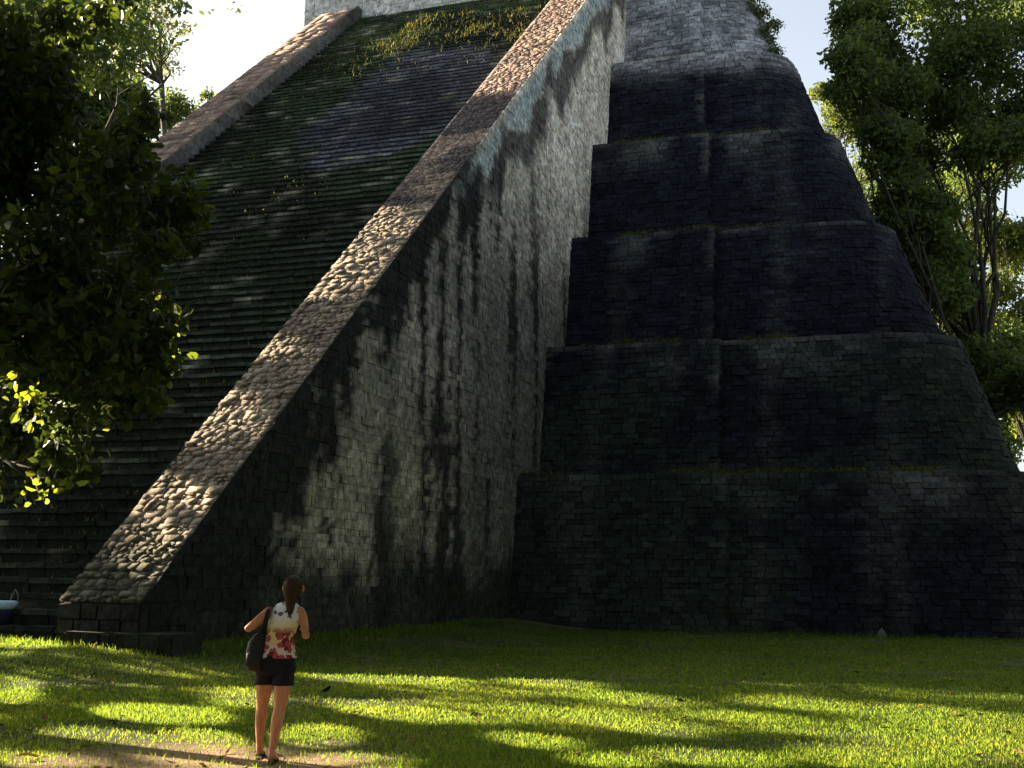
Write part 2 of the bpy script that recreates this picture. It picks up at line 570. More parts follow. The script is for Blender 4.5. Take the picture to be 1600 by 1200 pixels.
def col_side(x, y, z):
    n = -y
    d = ztopline(n) - z                                          # under the sloping edge
    big = fbm(n * 0.30, z * 0.30, 1.7, 101)
    med = fbm(n * 0.9, z * 0.7, 2.2, 111)
    brk = fbm(n * 3.1, z * 3.1, 8.0, 161, 3)
    streak = fbm(n * 1.5, z * 0.13, 4.0, 121) + 0.30 * (brk - .5)
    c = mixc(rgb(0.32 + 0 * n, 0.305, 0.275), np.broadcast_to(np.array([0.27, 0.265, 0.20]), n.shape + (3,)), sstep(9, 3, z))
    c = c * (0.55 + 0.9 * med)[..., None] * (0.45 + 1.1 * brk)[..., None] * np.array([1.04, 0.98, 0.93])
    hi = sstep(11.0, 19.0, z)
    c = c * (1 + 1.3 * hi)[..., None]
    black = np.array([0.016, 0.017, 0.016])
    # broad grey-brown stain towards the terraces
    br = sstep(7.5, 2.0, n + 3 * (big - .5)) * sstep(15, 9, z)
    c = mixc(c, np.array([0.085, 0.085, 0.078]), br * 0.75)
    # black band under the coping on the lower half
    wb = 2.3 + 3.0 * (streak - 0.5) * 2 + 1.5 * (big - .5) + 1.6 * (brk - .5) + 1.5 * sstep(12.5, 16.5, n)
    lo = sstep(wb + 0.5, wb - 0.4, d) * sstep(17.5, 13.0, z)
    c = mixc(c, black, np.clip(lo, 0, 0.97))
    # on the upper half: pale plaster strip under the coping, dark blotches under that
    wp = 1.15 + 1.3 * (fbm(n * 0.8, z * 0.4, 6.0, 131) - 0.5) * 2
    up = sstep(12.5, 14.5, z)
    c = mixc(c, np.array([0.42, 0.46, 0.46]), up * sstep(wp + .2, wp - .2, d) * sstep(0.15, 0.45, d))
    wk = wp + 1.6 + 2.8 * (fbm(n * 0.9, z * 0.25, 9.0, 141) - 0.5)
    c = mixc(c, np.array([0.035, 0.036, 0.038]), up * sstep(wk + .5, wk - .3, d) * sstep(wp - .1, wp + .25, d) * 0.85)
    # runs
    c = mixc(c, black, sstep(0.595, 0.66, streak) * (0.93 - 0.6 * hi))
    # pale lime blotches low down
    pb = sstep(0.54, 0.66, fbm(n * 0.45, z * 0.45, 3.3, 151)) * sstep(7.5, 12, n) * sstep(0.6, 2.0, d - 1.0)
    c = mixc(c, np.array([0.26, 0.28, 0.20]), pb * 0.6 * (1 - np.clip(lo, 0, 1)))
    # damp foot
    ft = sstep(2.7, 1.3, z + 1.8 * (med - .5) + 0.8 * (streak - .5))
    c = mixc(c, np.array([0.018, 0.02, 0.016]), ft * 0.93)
    return c


def col_cap(x, y, z):
    u, n = x, -y
    a = fbm(u * 1.3, n * 0.8, z * 0.8, 201)
    c = np.ones(u.shape + (3,)) * np.array([0.27, 0.222, 0.165])
    c = c * (0.35 + 1.3 * a)[..., None]
    c = mixc(c, np.array([0.30, 0.205, 0.16]), sstep(9, 20, z) * 0.8)
    c = mixc(c, np.array([0.05, 0.055, 0.05]), sstep(0.60, 0.75, fbm(u * 0.8, n * 0.6, 3.0, 211)) * 0.6)
    c = mixc(c, np.array([0.05, 0.048, 0.055]), sstep(0.42, 0.58, fbm(u * 0.6, n * 1.1, 5.0, 213)) * sstep(7.4, 6.2, n) * sstep(-1.0, 0.4, n) * 0.8)  # dark stretch: some lichen, and the shade across the cap put into the colour
    c = mixc(c, np.array([0.07, 0.08, 0.055]), sstep(3.2, 1.5, z) * 0.75)
    return c


def balustrade(ua, ub, outer_right, detailed, label):
    o_n = [(LEN + 0.0, -0.3), (LEN, ZB), (NEND, ZTOP), (NEND - 6.0, ZTOP), (NEND - 6.0, -0.3)]
    e = 0.05
    ring = []
    for u in (ua + e, ub - e):
        ring.append([(u, -(n - (0.05 if i < 2 else 0)), z - (0.06 if 0 < i < 4 else 0)) for i, (n, z) in enumerate(o_n)])
    mb = MB(); mb.loft(ring)
    par = mb.build("balustrade", M_mortar, temple)
    par['label'] = label
    # sloping top: rough cobble-like stones
    s_dir = np.array([-1.0, TAN]); s_len = np.linalg.norm(s_dir)
    tot = (LEN - NEND) * s_len
    ch = 0.17 if detailed else 0.5
    cutn = [LEN]
    while cutn[-1] > NEND + .1: cutn.append(max(NEND, cutn[-1] - ch * (0.55 + 0.9 * rng.random()) / s_len))
    Q, N = [], []
    nv = np.array([0, -TAN, 1.0]); nv /= np.linalg.norm(nv)      # (u, -n, z) frame: normal leans to the front
    for n_a, n_b in zip(cutn[:-1], cutn[1:]):
        cnt = int(rng.integers(5, 14)) if detailed else 3
        cuts = np.linspace(ua, ub, cnt + 1)
        cuts[1:-1] += (rng.random(cnt - 1) - .5) * 0.85 * (ub - ua) / cnt
        sk = (rng.random(cnt + 1) - .5) * .06
        dn_ = (rng.random(cnt + 1) - .5) * .07 * (n_a < LEN)
        for i, (c0, c1) in enumerate(zip(cuts[:-1], cuts[1:])):
            e0, e1 = (sk[i] if i else 0), (sk[i + 1] if i < cnt - 1 else 0)
            na0, na1 = n_a + dn_[i], n_a + dn_[i + 1]
            Q.append([(c0 - e0, -na0, ztopline(na0)), (c1 - e1, -na1, ztopline(na1)), (c1 + e1, -n_b, ztopline(n_b)), (c0 + e0, -n_b, ztopline(n_b))])
            N.append(nv)
    Q, N = np.array(Q), np.array(N)
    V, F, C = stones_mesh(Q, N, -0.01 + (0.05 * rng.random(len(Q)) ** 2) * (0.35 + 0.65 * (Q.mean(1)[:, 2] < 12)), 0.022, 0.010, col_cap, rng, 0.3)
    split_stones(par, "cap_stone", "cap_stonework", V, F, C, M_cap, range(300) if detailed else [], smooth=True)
    # side and front faces
    Q, N = [], []
    rh = 0.205 if detailed else 0.5
    for side in ((1, -1) if detailed else (1,)):
        u = ub if side == 1 else ua
        fine = detailed and side == 1
        rh2 = rh if fine else 0.45
        zc = [-0.05]
        while zc[-1] < ZTOP - .1: zc.append(zc[-1] + rh2 * (0.72 + 0.6 * rng.random()))
        for i in range(len(zc) - 1):
            z0, z1 = zc[i], zc[i + 1]
            if side == 1 and outer_right: nb = float(face_n(max(z0, 0.0))) - 0.4
            else: nb = LEN - (z0 - ZB + 1.6) / TAN if z0 > ZB else LEN - 2.5
            nb = max(nb, NEND - 6)
            nf = min(LEN, LEN - (z1 - ZB) / TAN)
            if nf - nb < 0.15: nf = nb + .15
            slen = 0.28 if fine else 0.6
            ns = max(1, int(round((nf - nb) / slen)))
            cuts = np.linspace(nb, nf, ns + 1)
            if ns > 2: cuts[1:-1] += (rng.random(ns - 1) - .5) * 0.7 * slen
            for c0, c1 in zip(cuts[:-1], cuts[1:]):
                zz = [z0, z0, z1, z1]
                if c1 == nf and z1 > ZB:                          # the last stone of a course is cut along the slope
                    q = [(u, -min(LEN, LEN - (z0 - ZB) / TAN), z0), (u, -c0, z0), (u, -c0, z1), (u, -c1, z1)]
                else:
                    q = [(u, -c1, z0), (u, -c0, z0), (u, -c0, z1), (u, -c1, z1)]
                if side == -1: q = [q[1], q[0], q[3], q[2]]
                Q.append(q); N.append((side, 0, 0))
    Q, N = np.array(Q), np.array(N)
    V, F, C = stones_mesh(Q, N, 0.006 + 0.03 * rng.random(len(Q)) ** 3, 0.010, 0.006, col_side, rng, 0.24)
    if detailed:
        cen = Q.mean(1)
        cam_u, cam_n = wu(0, 0)
        dist = np.hypot(cen[:, 0] - cam_u, -cen[:, 1] - cam_n)
        area = np.linalg.norm(Q[:, 1] - Q[:, 0], axis=1) / dist
        ok = (N[:, 0] > 0) & (cen[:, 2] > 1.0) & (cen[:, 2] < 8)
        order = np.argsort(np.where(ok, -area, 1e9))[:300]
    else: order = []
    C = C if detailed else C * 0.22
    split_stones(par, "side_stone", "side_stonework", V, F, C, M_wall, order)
    Q, N = [], []
    for i in range(4):
        z0, z1 = i * ZB / 4 - .05, (i + 1) * ZB / 4 - .05
        cuts = np.linspace(ua, ub, 5); cuts[1:-1] += (rng.random(3) - .5) * .2
        for c0, c1 in zip(cuts[:-1], cuts[1:]):
            Q.append([(c0, -LEN, z0), (c1, -LEN, z0), (c1, -LEN, z1), (c0, -LEN, z1)]); N.append((0, -1, 0))
    V, F, C = stones_mesh(Q, N, 0.02 + 0.03 * rng.random(len(Q)), 0.03, 0.025, col_side, rng, 0.22)
    split_stones(par, "front_stone", "front_stonework", V, F, C * 0.9 + 0.008, M_wall, range(16) if detailed else [])


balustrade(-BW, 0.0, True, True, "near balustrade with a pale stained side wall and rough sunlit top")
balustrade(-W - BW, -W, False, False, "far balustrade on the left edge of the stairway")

# low plinth in front of the near balustrade
Q, N = [], []
for (a0, a1, z0, z1, nn) in [(-1.3, 0.95, -0.05, 0.56, LEN + 0.38)]:
    cuts = np.linspace(a0, a1, 8); cuts[1:-1] += (rng.random(6) - .5) * .2
    for c0, c1 in zip(cuts[:-1], cuts[1:]):
        Q.append([(c0, -nn, z0), (c1, -nn, z0), (c1, -nn, z1), (c0, -nn, z1)]); N.append((0, -1, 0))
        Q.append([(c0, -nn, z1), (c1, -nn, z1), (c1, -nn + .9, z1), (c0, -nn + .9, z1)]); N.append((0, 0, 1))
    Q.append([(a1, -nn, z0), (a1, -nn + .9, z0), (a1, -nn + .9, z1), (a1, -nn, z1)]); N.append((1, 0, 0))
    Q.append([(a0, -nn + .9, z0), (a0, -nn, z0), (a0, -nn, z1), (a0, -nn + .9, z1)]); N.append((-1, 0, 0))


def col_plinth(x, y, z):
    return np.ones(x.shape + (3,)) * np.array([0.022, 0.025, 0.018]) * (0.5 + fbm(x * 2, y * 2, z * 2, 221))[..., None]


V, F, C = stones_mesh(Q, N, 0.015 + 0.01 * rng.random(len(Q)), 0.02, 0.01, col_plinth, rng, 0.3)
mb = MB(); mb.box(-1.27, .92, -(LEN + .35), -LEN + .1, -.2, .54)
pl = mb.build("plinth", M_mortar, temple)
split_stones(pl, "plinth_stone", "plinth_stonework", V, F, C, M_step, range(len(Q)))

# the stairway ------------------------------------------------------------------------------
RISE = 0.295
RUN = RISE / TAN
NST = int(ZTOP / RISE)
ring = []
for u in (-W, -BW):
    ring.append([(u, -(LEN - 0.15), -0.3), (u, -(LEN - RUN - 0.12), 0.05), (u, -(LEN - RUN * (NST) - .12), RISE * (NST - 1)), (u, -(NEND - 6.0), RISE * (NST - 1)), (u, -(NEND - 6), -.3)])
mb = MB(); mb.loft(ring)
stair = mb.build("stairway", M_mortar, temple)
stair['label'] = "steep broad flight of worn mossy stone steps"


def col_step(x, y, z):
    u, n = x, -y
    a = fbm(u * 0.9, n * 0.5, z * 0.5, 301)
    c = np.ones(u.shape + (3,)) * np.array([0.014, 0.018, 0.014])
    c = c * (0.4 + 1.2 * a)[..., None]
    gm = sstep(0.45, 0.6, fbm(u * 0.3, n * 0.3, z * 0.2, 311))
    c = mixc(c, np.array([0.018, 0.030, 0.016]), gm * 0.7)
    # blue-black stain in the middle of the upper flight
    e = ((u + 5.2) / 3.6) ** 2 + ((z - 20.0) / 4.2) ** 2 + 1.2 * (fbm(u * .7, n * .5, z * .5, 321) - .5)
    c = mixc(c, np.array([0.04, 0.042, 0.055]), sstep(1.3, 0.7, e) * 0.9)
    edge = sstep(0.62, 0.75, fbm(u * 2.2, n * 1.2, z * 1.2, 331))
    c = mixc(c, np.array([0.17, 0.165, 0.135]), edge * 0.6)
    return c


for k in range(NST):
    z0, z1 = k * RISE, (k + 1) * RISE
    nf = LEN - k * RUN
    cnt = 26
    cuts = np.linspace(-W, -BW, cnt + 1); cuts[1:-1] += (rng.random(cnt - 1) - .5) * 0.3
    Q, N = [], []
    zj = (rng.random(cnt) - .5) * 0.022
    nj = (rng.random(cnt) - .5) * 0.03
    edge_light = []  # paler nosings and treads: light caught on the edges, put into the colour
    for i, (c0, c1) in enumerate(zip(cuts[:-1], cuts[1:])):
        zt, nn = z1 + zj[i], nf + nj[i]
        Q.append([(c0, -nn, z0 - .03), (c1, -nn, z0 - .03), (c1, -nn, zt - .075), (c0, -nn, zt - .075)]); N.append((0, -1, 0))
        Q.append([(c0, -nn - .045, zt - .08), (c1, -nn - .045, zt - .08), (c1, -nn - .045, zt), (c0, -nn - .045, zt)]); N.append((0, -1, 0))
        Q.append([(c0, -nn - .045, zt), (c1, -nn - .045, zt), (c1, -nn + RUN + .1, zt), (c0, -nn + RUN + .1, zt)]); N.append((0, 0, 1))
        w_ = 1.2 + (3.6 if z0 < 7 else 2.2) * max(0.0, float(fbm(c0 * .35 + 9, k * .23, 1.0, 341)) - .38) * 3 * (.4 + rng.random())
        edge_light += [1.0, w_, w_]
    V, F, C = stones_mesh(Q, N, 0.02, 0.012, 0.006, col_step, rng, 0.3, back=0.05)
    C = np.clip(C.reshape(-1, 8, 3) * np.array(edge_light)[:, None, None], 0, .34).reshape(-1, 3)
    me = mesh_np("step", V - np.array([0, -nf, z0]), F, C)
    o = link_mesh("step", me, M_step, stair)
    o.location = (0, -nf, z0)

# pale plastered wall of the upper platform behind the stair head
def col_pale(x, y, z):
    c = np.ones(x.shape + (3,)) * np.array([0.50, 0.51, 0.50])
    return c * (0.65 + 0.6 * fbm(x * 0.8, y, z * 1.2, 401))[..., None]


NU = NEND - 1.0
Q, N = [], []
for i in range(16):
    z0, z1 = ZTOP - .25 + i * .36, ZTOP - .25 + (i + 1) * .36
    cuts = np.linspace(-16.3, -1.0, 25); cuts[1:-1] += (rng.random(23) - .5) * .5
    for c0, c1 in zip(cuts[:-1], cuts[1:]):
        Q.append([(c0, -NU, z0), (c1, -NU, z0), (c1, -NU, z1), (c0, -NU, z1)]); N.append((0, -1, 0))
    for j in range(12):
        Q.append([(-16.3, -NU + (j + 1) * .7, z0), (-16.3, -NU + j * .7, z0), (-16.3, -NU + j * .7, z1), (-16.3, -NU + (j + 1) * .7, z1)]); N.append((-1, 0, 0))
mb = MB(); mb.box(-16.27, -1.03, -NU + .03, -NU + 12, ZTOP - .3, ZTOP + 5.4)
upw = mb.build("upper_platform", M_mortar, temple)
upw['label'] = "pale plastered platform wall behind the head of the stairs"
V, F, C = stones_mesh(Q, N, 0.01 + 0.02 * rng.random(len(Q)), 0.02, 0.012, col_pale, rng, 0.12)
split_stones(upw, "stone", "stonework", V, F, C, M_wall, [])


# weeds: blades rooted on steps and ledges (nobody could count them) -----------------------
def blades(P, h, w, lean, col, r, up=None):
    m = len(P)
    az = r.random(m) * 2 * np.pi
    d = np.stack([np.cos(az), np.sin(az), 0 * az], 1)
    la = r.random(m) * 2 * np.pi
    l = np.stack([np.cos(la), np.sin(la), 0 * la], 1) * (lean * r.random(m) * h)[:, None]
    upv = np.array([0, 0, 1.0]) if up is None else up
    tip = P + l + upv * h[:, None]
    midp = P + l * 0.35 + upv * (h * 0.6)[:, None]
    v = np.stack([P - d * w[:, None], P + d * w[:, None], midp + d * (w * .7)[:, None], tip, midp - d * (w * .7)[:, None]], 1).reshape(-1, 3)
    o = (np.arange(m) * 5)[:, None]
    f4 = np.array([0, 1, 2, 4])[None] + o
    f3 = np.array([4, 2, 3])[None] + o
    return v, [f4, f3], np.repeat(col, 5, 0)


def weed_cols(m, r, straw=0.25):
    c = np.ones((m, 3)) * np.array([0.9, 1.0, 0.8])
    s = r.random(m) < straw
    c[s] = np.array([1.9, 1.45, 1.1])
    return c * (0.6 + 0.8 * r.random(m))[:, None]


ms = 110000
us = -W + (W - BW) * rng.random(ms)
ks = np.floor(NST * rng.random(ms) ** 0.75)
pr = np.where(ks * RISE > 18.5, 0.25 + 0.75 * sstep(20, 25, ks * RISE), 0.18)
st = ((us + 5.2) / 3.8) ** 2 + ((ks * RISE - 20.0) / 4.4) ** 2
pr = np.where(st < 1, pr * 0.15, pr)
pr = np.where((us < -9.5) & (ks * RISE > 11), 0.8, pr)
pr = pr * (.15 + .85 * sstep(0.38, 0.6, fbm(us * 0.8, ks * 0.2, 0.0, 501)))
sel = rng.random(ms) < pr
us, ks = us[sel], ks[sel]
ns_ = LEN - ks * RUN - RUN * rng.random(len(us)) * 0.95
P = loc3(us, ns_, (ks + 1) * RISE - 0.02)
big_ = 1 + 0.6 * sstep(20, 24, ks * RISE)
h = (0.05 + 0.14 * rng.random(len(us)) ** 2) * big_
v, f, c = blades(P, h, (0.008 + 0.014 * rng.random(len(us))) * big_ ** .5, 0.9, weed_cols(len(us), rng, .25), rng)
o = link_mesh("weeds", mesh_np("weeds", v, f, c), M_weed, stair); o['kind'] = 'stuff'

for k in range(1, 7):
    m = 3500
    up_ = rng.random(m) * (15.9 - 2.12 * k)
    n_ = -(k - 1) * SB - BAT - 0.05 - 0.5 * rng.random(m) - np.where(up_ > 7.7 - .68 * k, 0.45, 0)
    ok = rng.random(m) < sstep(0.4, 0.62, fbm(up_ * 0.7, k, 0.0, 511))
    P = loc3(up_[ok], n_[ok], k * TH)
    q_ = len(P)
    v, f, c = blades(P, 0.06 + 0.2 * rng.random(q_) ** 2, 0.01 + 0.015 * rng.random(q_), 1.2, weed_cols(q_, rng, .3), rng)
    ter = [o for o in temple.children if o.name.split('.')[0] == 'terrace'][k - 1]
    o = link_mesh("weeds", mesh_np("weeds", v, f, c), M_weed, ter); o['kind'] = 'stuff'

# ------------------------------------------------------------------ grass on the lawn
m = 560000
yy = 9.0 + (38 - 9.0) * rng.random(m) ** 1.75
xx = (rng.random(m) - 0.5) * 2 * (0.47 * yy + 0.6)
uu, nn = wu(xx, yy)
ok = ~((uu > -17.5) & (uu < 0.1) & (nn < LEN + 0.02)) & ~((uu > -1.65) & (uu < 1.1) & (nn < LEN + .45) & (nn > LEN - .6)) & (nn > 0.02)
bare = fbm(xx * 0.55, yy * 0.55, 0.5, 601)
dirt = np.hypot(xx + 2.7, yy - 10.3) + 3 * (fbm(xx * .6, yy * .6, 1.5, 611)) 
ok &= rng.random(m) < (1.0 - 0.7 * sstep(0.56, 0.68, bare)) * (0.12 + 0.88 * sstep(2.7, 3.8, dirt))
xx, yy, uu, nn = xx[ok], yy[ok], uu[ok], nn[ok]
q_ = len(xx)
P = np.stack([xx, yy, gz(xx, yy) - 0.005], 1)
c = np.ones((q_, 3)) * np.array([1.0, 1.0, 0.9])
dry = rng.random(q_) < 0.08 + 0.35 * sstep(0.45, 0.6, fbm(xx * 0.5, yy * 0.5, 3.0, 621))
c[dry] = np.array([1.5, 1.15, 1.2])
c *= (0.6 + 0.8 * rng.random(q_))[:, None]
h = (0.018 + 0.038 * rng.random(q_) ** 2) * (0.7 + 0.8 * fbm(xx * 1.3, yy * 1.3, 0, 631))
near_wall = np.maximum(sstep(.9, .1, nn) * (uu > 0), sstep(.8, .15, uu) * (uu > 0) * (nn < LEN))
near_wall = np.maximum(near_wall, sstep(.9, .1, nn - LEN) * (uu < 1.2))
h = h * (1 + 3.0 * near_wall * fbm(xx * 1.1, yy * 1.1, 2.0, 641))
v, f, c = blades(P, h, 0.0016 + 0.00028 * yy * (0.6 + .8 * rng.random(q_)), 1.1, c, rng)
tag(link_mesh("grass", mesh_np("grass", v, f, c), M_blade), "short green and straw coloured grass blades growing over the lawn", "grass", kind='stuff')


ml = 420
yl = 9.6 + 22 * rng.random(ml) ** 1.6
xl = (rng.random(ml) - .5) * 2 * (.45 * yl + .5)
ul, nl_ = wu(xl, yl)
okl = ~((ul < 1.2) & (nl_ < LEN + .6)) & (nl_ > .3)
xl, yl = xl[okl], yl[okl]
ql = len(xl)
Pl = np.stack([xl, yl, gz(xl, yl) + .02 + .015 * rng.random(ql)], 1)
al = rng.random(ql) * 6.28
dl = np.stack([np.cos(al), np.sin(al), .25 * rng.normal(size=ql)], 1)
sl = np.stack([-np.sin(al), np.cos(al), .3 * rng.normal(size=ql)], 1)
ll = (.035 + .05 * rng.random(ql))[:, None]
vl = np.stack([Pl - dl * ll, Pl + sl * ll * .45, Pl + dl * ll, Pl - sl * ll * .45, Pl + np.array([0, 0, -.012])], 1).reshape(-1, 3)
ol = (np.arange(ql) * 5)[:, None]
M_litter = stone_mat("dry_leaf_litter", .1, 30.0)
cll = np.array([.16, .085, .035]) * (.4 + 1.3 * rng.random((ql, 1)))
tag(link_mesh("leaf_litter", mesh_np("leaf_litter", vl, np.concatenate([np.array([[0, 1, 4], [1, 2, 4], [2, 3, 4], [3, 0, 4]])[i][None] + ol for i in range(4)]), np.repeat(cll, 5, 0)), M_litter), "small dry brown leaves scattered over the lawn", "leaves", kind='stuff')


# ------------------------------------------------------------------ trees
def leaves(P, size, r, aspect=0.45, droop=0.5, dirs=None):
    """leaf = folded diamond, four triangles in two quads; returns verts, faces"""
    m = len(P)
    a = r.normal(size=(m, 3)); a[:, 2] -= droop
    if dirs is not None: a = a * 0.6 + dirs
    a /= np.linalg.norm(a, axis=1, keepdims=True)
    b_ = np.cross(a, r.normal(size=(m, 3))); b_ /= np.linalg.norm(b_, axis=1, keepdims=True)
    n_ = np.cross(a, b_)
    s = size * (0.6 + 0.8 * r.random((m, 1)))
    w = s * aspect * 0.5
    tip, q1, q2 = P + a * s, P + a * s * 0.3, P + a * s * 0.7
    v = np.stack([P, q1 + b_ * w * .9 + n_ * w * .25, q2 + b_ * w + n_ * w * .2, tip - n_ * w * .3, q2 - b_ * w + n_ * w * .2, q1 - b_ * w * .9 + n_ * w * .25], 1).reshape(-1, 3)
    o = (np.arange(m) * 6)[:, None]
    return v, np.concatenate([np.array([0, 1, 2, 3])[None] + o, np.array([0, 3, 4, 5])[None] + o])


def leaf_tint(m, r, yel=0.15):
    c = np.ones((m, 3)) * (0.55 + 0.9 * r.random((m, 1)))
    y = r.random(m) < yel
    c[y] *= np.array([1.5, 1.25, 0.7])
    return c


def clump_points(centres, radii, counts, r):
    out = []
    for c, ra, k in zip(centres, radii, counts):
        d = r.normal(size=(k, 3)); d /= np.linalg.norm(d, axis=1, keepdims=True)
        out.append(np.asarray(c) + d * ra * (r.random((k, 1)) ** 0.45) * np.array([1, 1, 0.75]))
    return np.concatenate(out)


def limb_mesh(mb, p, q, ra, rb, r, seg=6, sag=0.06):
    p, q = Vector(p), Vector(q)
    k = 5
    pts, rad = [], []
    l = (q - p).length
    for i in range(k + 1):
        t = i / k
        j = Vector((r.normal(), r.normal(), r.normal())) * l * sag * (1 if 0 < i < k else 0)
        pts.append(p.lerp(q, t) + j + Vector((0, 0, math.sin(math.pi * t) * l * .08)))
        rad.append(ra + (rb - ra) * t)
    mb.tube(pts, rad, seg)
    return pts


def tree(label, base, height, clumps, mat, leaf=0.25, per=260, group=None, trunk_r=0.3, cat="tree", name="tree", keep=None, yel=0.15, fork=0.45, trunk_top=None, aspect=.45, limbs=14):
    """clumps: list of (centre, radius) in world space"""
    base = Vector(base)
    root = empty(name, base)
    tag(root, label, cat, group)
    r = rng
    cs = [Vector(c) for c, _ in clumps]
    mean = sum(cs, Vector()) / len(cs)
    top = Vector(trunk_top) if trunk_top else Vector((base.x + (mean.x - base.x) * .4, base.y + (mean.y - base.y) * .4, base.z + height * fork))
    mb = MB()
    limb_mesh(mb, (0, 0, -0.3), top - base, trunk_r, trunk_r * .6, r, 9, .02)
    mb.build("trunk", M_bark, root, True)
    order = list(range(len(cs))); r.shuffle(order)
    for i in order[:limbs]:
        mb = MB()
        pts = limb_mesh(mb, top - base, cs[i] - base, trunk_r * .38, trunk_r * .07, r, 6, .05)
        for _ in range(3):
            a = pts[r.integers(2, 5)]
            e_ = cs[i] - base + Vector(r.normal(size=3)) * clumps[i][1] * .8
            limb_mesh(mb, a, e_, trunk_r * .12, trunk_r * .03, r, 4, .06)
        mb.build("branch", M_bark, root, True)
    P = clump_points([np.array(c) for c in cs], [x for _, x in clumps], [max(8, int(per * (x ** 2))) for _, x in clumps], r)
    v, f = leaves(P, leaf, r, aspect)
    if keep is not None:
        ok = keep(v).reshape(-1, 6).all(1)
        P = P[ok]
        v = v.reshape(-1, 6, 3)[ok].reshape(-1, 3)
        f = np.concatenate([np.array([0, 1, 2, 3])[None] + (np.arange(len(P)) * 6)[:, None], np.array([0, 3, 4, 5])[None] + (np.arange(len(P)) * 6)[:, None]])
    cl = np.repeat(leaf_tint(len(P), r, yel), 6, 0)
    me = mesh_np("crown", v - np.array(base), f, cl)
    o = link_mesh("crown", me, mat, root); o['kind'] = 'stuff'
    return root


def blob(c, rx, ry, rz, k, r0_, r1_):
    """k clumps through an ellipsoid, more towards its skin"""
    out = []
    for _ in range(k):
        d = rng.normal(size=3); d /= np.linalg.norm(d)
        t = rng.random() ** 0.4
        out.append((tuple(np.array(c) + d * t * np.array([rx, ry, rz])), r0_ + (r1_ - r0_) * rng.random()))
    return out


# right-hand trees behind the temple
def rt(cx, cy, depth, rx, rz, k, ra, rb, **kw):
    c = at(cx, cy, depth)
    s = depth / FPX
    return blob(c, rx * s, rx * s * .8, rz * s, k, ra, rb)


D = 58
cl = rt(1500, 60, D, 190, 130, 46, 1.0, 2.0) + rt(1380, 130, D - 3, 70, 90, 10, .8, 1.5) + rt(1590, 190, D, 90, 90, 12, 1., 1.8) + rt(1340, 40, D, 45, 50, 10, .6, 1.1) + rt(1480, 200, D, 120, 60, 16, .9, 1.6) + rt(1430, 340, D - 3, 60, 110, 26, .7, 1.3) + rt(1560, 220, D - 3, 70, 30, 10, .7, 1.3) + rt(1540, 590, D - 2, 70, 60, 14, .7, 1.2) + rt(1490, 440, D - 3, 40, 70, 8, .6, 1.)
tree("tall dark green broadleaf tree filling the upper right corner", (at(1570, 900, D).x, D, 0), 26, cl, M_leaf_far, .26, 260, trunk_r=.35, group=None, yel=.1)
D = 92
cl = rt(1330, 170, D, 60, 50, 14, 1.1, 2.0) + rt(1390, 260, D, 70, 60, 16, 1.1, 2.) + rt(1290, 150, D, 30, 30, 6, .8, 1.4)
tree("smaller sunlit yellow green tree close behind the temple corner", (at(1420, 900, D).x, D, 0), 30, cl, M_leaf_sun, .36, 110, trunk_r=.3, yel=.2)
D = 90
cl = rt(1580, 370, D, 80, 60, 24, 1., 2.) + rt(1560, 500, D, 70, 75, 24, .9, 1.8) + rt(1610, 620, D, 60, 60, 14, 1., 1.8) + rt(1510, 330, D, 40, 25, 7, .8, 1.2)
tree("light yellow green leafy tree at the right edge below the dark crown", (at(1640, 900, D).x, D, 0), 24, cl, M_leaf_sun, .34, 120, trunk_r=.25, yel=.45)
D = 72
cl = rt(1420, 330, D, 70, 80, 22, 1.0, 1.8) + rt(1470, 450, D, 60, 70, 14, 1.0, 1.6) + rt(1560, 240, D, 80, 60, 12, 1., 1.8) + rt(1520, 560, D, 80, 60, 20, 1., 1.8) + rt(1420, 400, D, 40, 60, 12, .8, 1.5)
tree("dark shaded tree standing between the temple slope and the yellow green tree", (at(1480, 900, D).x, D, 0), 22, cl, M_leaf_far, .30, 240, trunk_r=.3, yel=.1)
D = 54
cl = rt(1410, 330, D, 30, 60, 12, .7, 1.1) + rt(1390, 220, D, 50, 50, 12, .7, 1.1) + rt(1330, 110, D, 35, 60, 12, .6, 1.) + rt(1450, 400, D, 25, 60, 8, .6, 1.) + rt(1580, 610, D, 60, 40, 12, .7, 1.2)
tree("dark leafy tree with low boughs beside the right flank of the temple", (at(1530, 900, D).x, D, 0), 16, cl, M_leaf_far, .26, 300, trunk_r=.25, yel=.12)
D = 112
cl = rt(1560, 620, D, 120, 110, 30, 1.5, 2.6) + rt(1420, 420, D, 60, 100, 24, 1.6, 2.6) + rt(1500, 250, D, 80, 60, 12, 1.5, 2.5)
tree("low dense dark tree filling the gap beyond the right side trees", (at(1540, 900, D).x, D, 0), 16, cl, M_leaf_far, .45, 130, trunk_r=.4, yel=.1)
# left far trees
D = 78
cl = rt(215, 40, D, 85, 60, 30, .8, 1.5) + rt(170, 110, D, 60, 25, 9, .7, 1.2) + rt(265, 95, D, 25, 25, 5, .6, .9) + rt(130, 50, D, 40, 40, 8, .8, 1.3)
tree("tall airy pale tree against the white sky at upper left", (at(258, 900, D).x, D, 0), 34, cl, M_leaf_pale, .30, 75, trunk_r=.32, yel=.2, trunk_top=at(252, 130, D), aspect=.4)
D = 88
cl = rt(275, 170, D, 30, 22, 10, .7, 1.3) + rt(240, 190, D, 40, 30, 8, .9, 1.4) + rt(322, 148, D, 8, 9, 3, .4, .6)
tree("small bushy tree top peeping over the far balustrade", (at(270, 900, D).x, D, 0), 28, cl, M_leaf_far, .32, 150, trunk_r=.3, yel=.3)
D = 70
cl = rt(90, 160, D, 110, 70, 26, 1.0, 1.9) + rt(170, 180, D, 60, 60, 14, 1., 1.7)
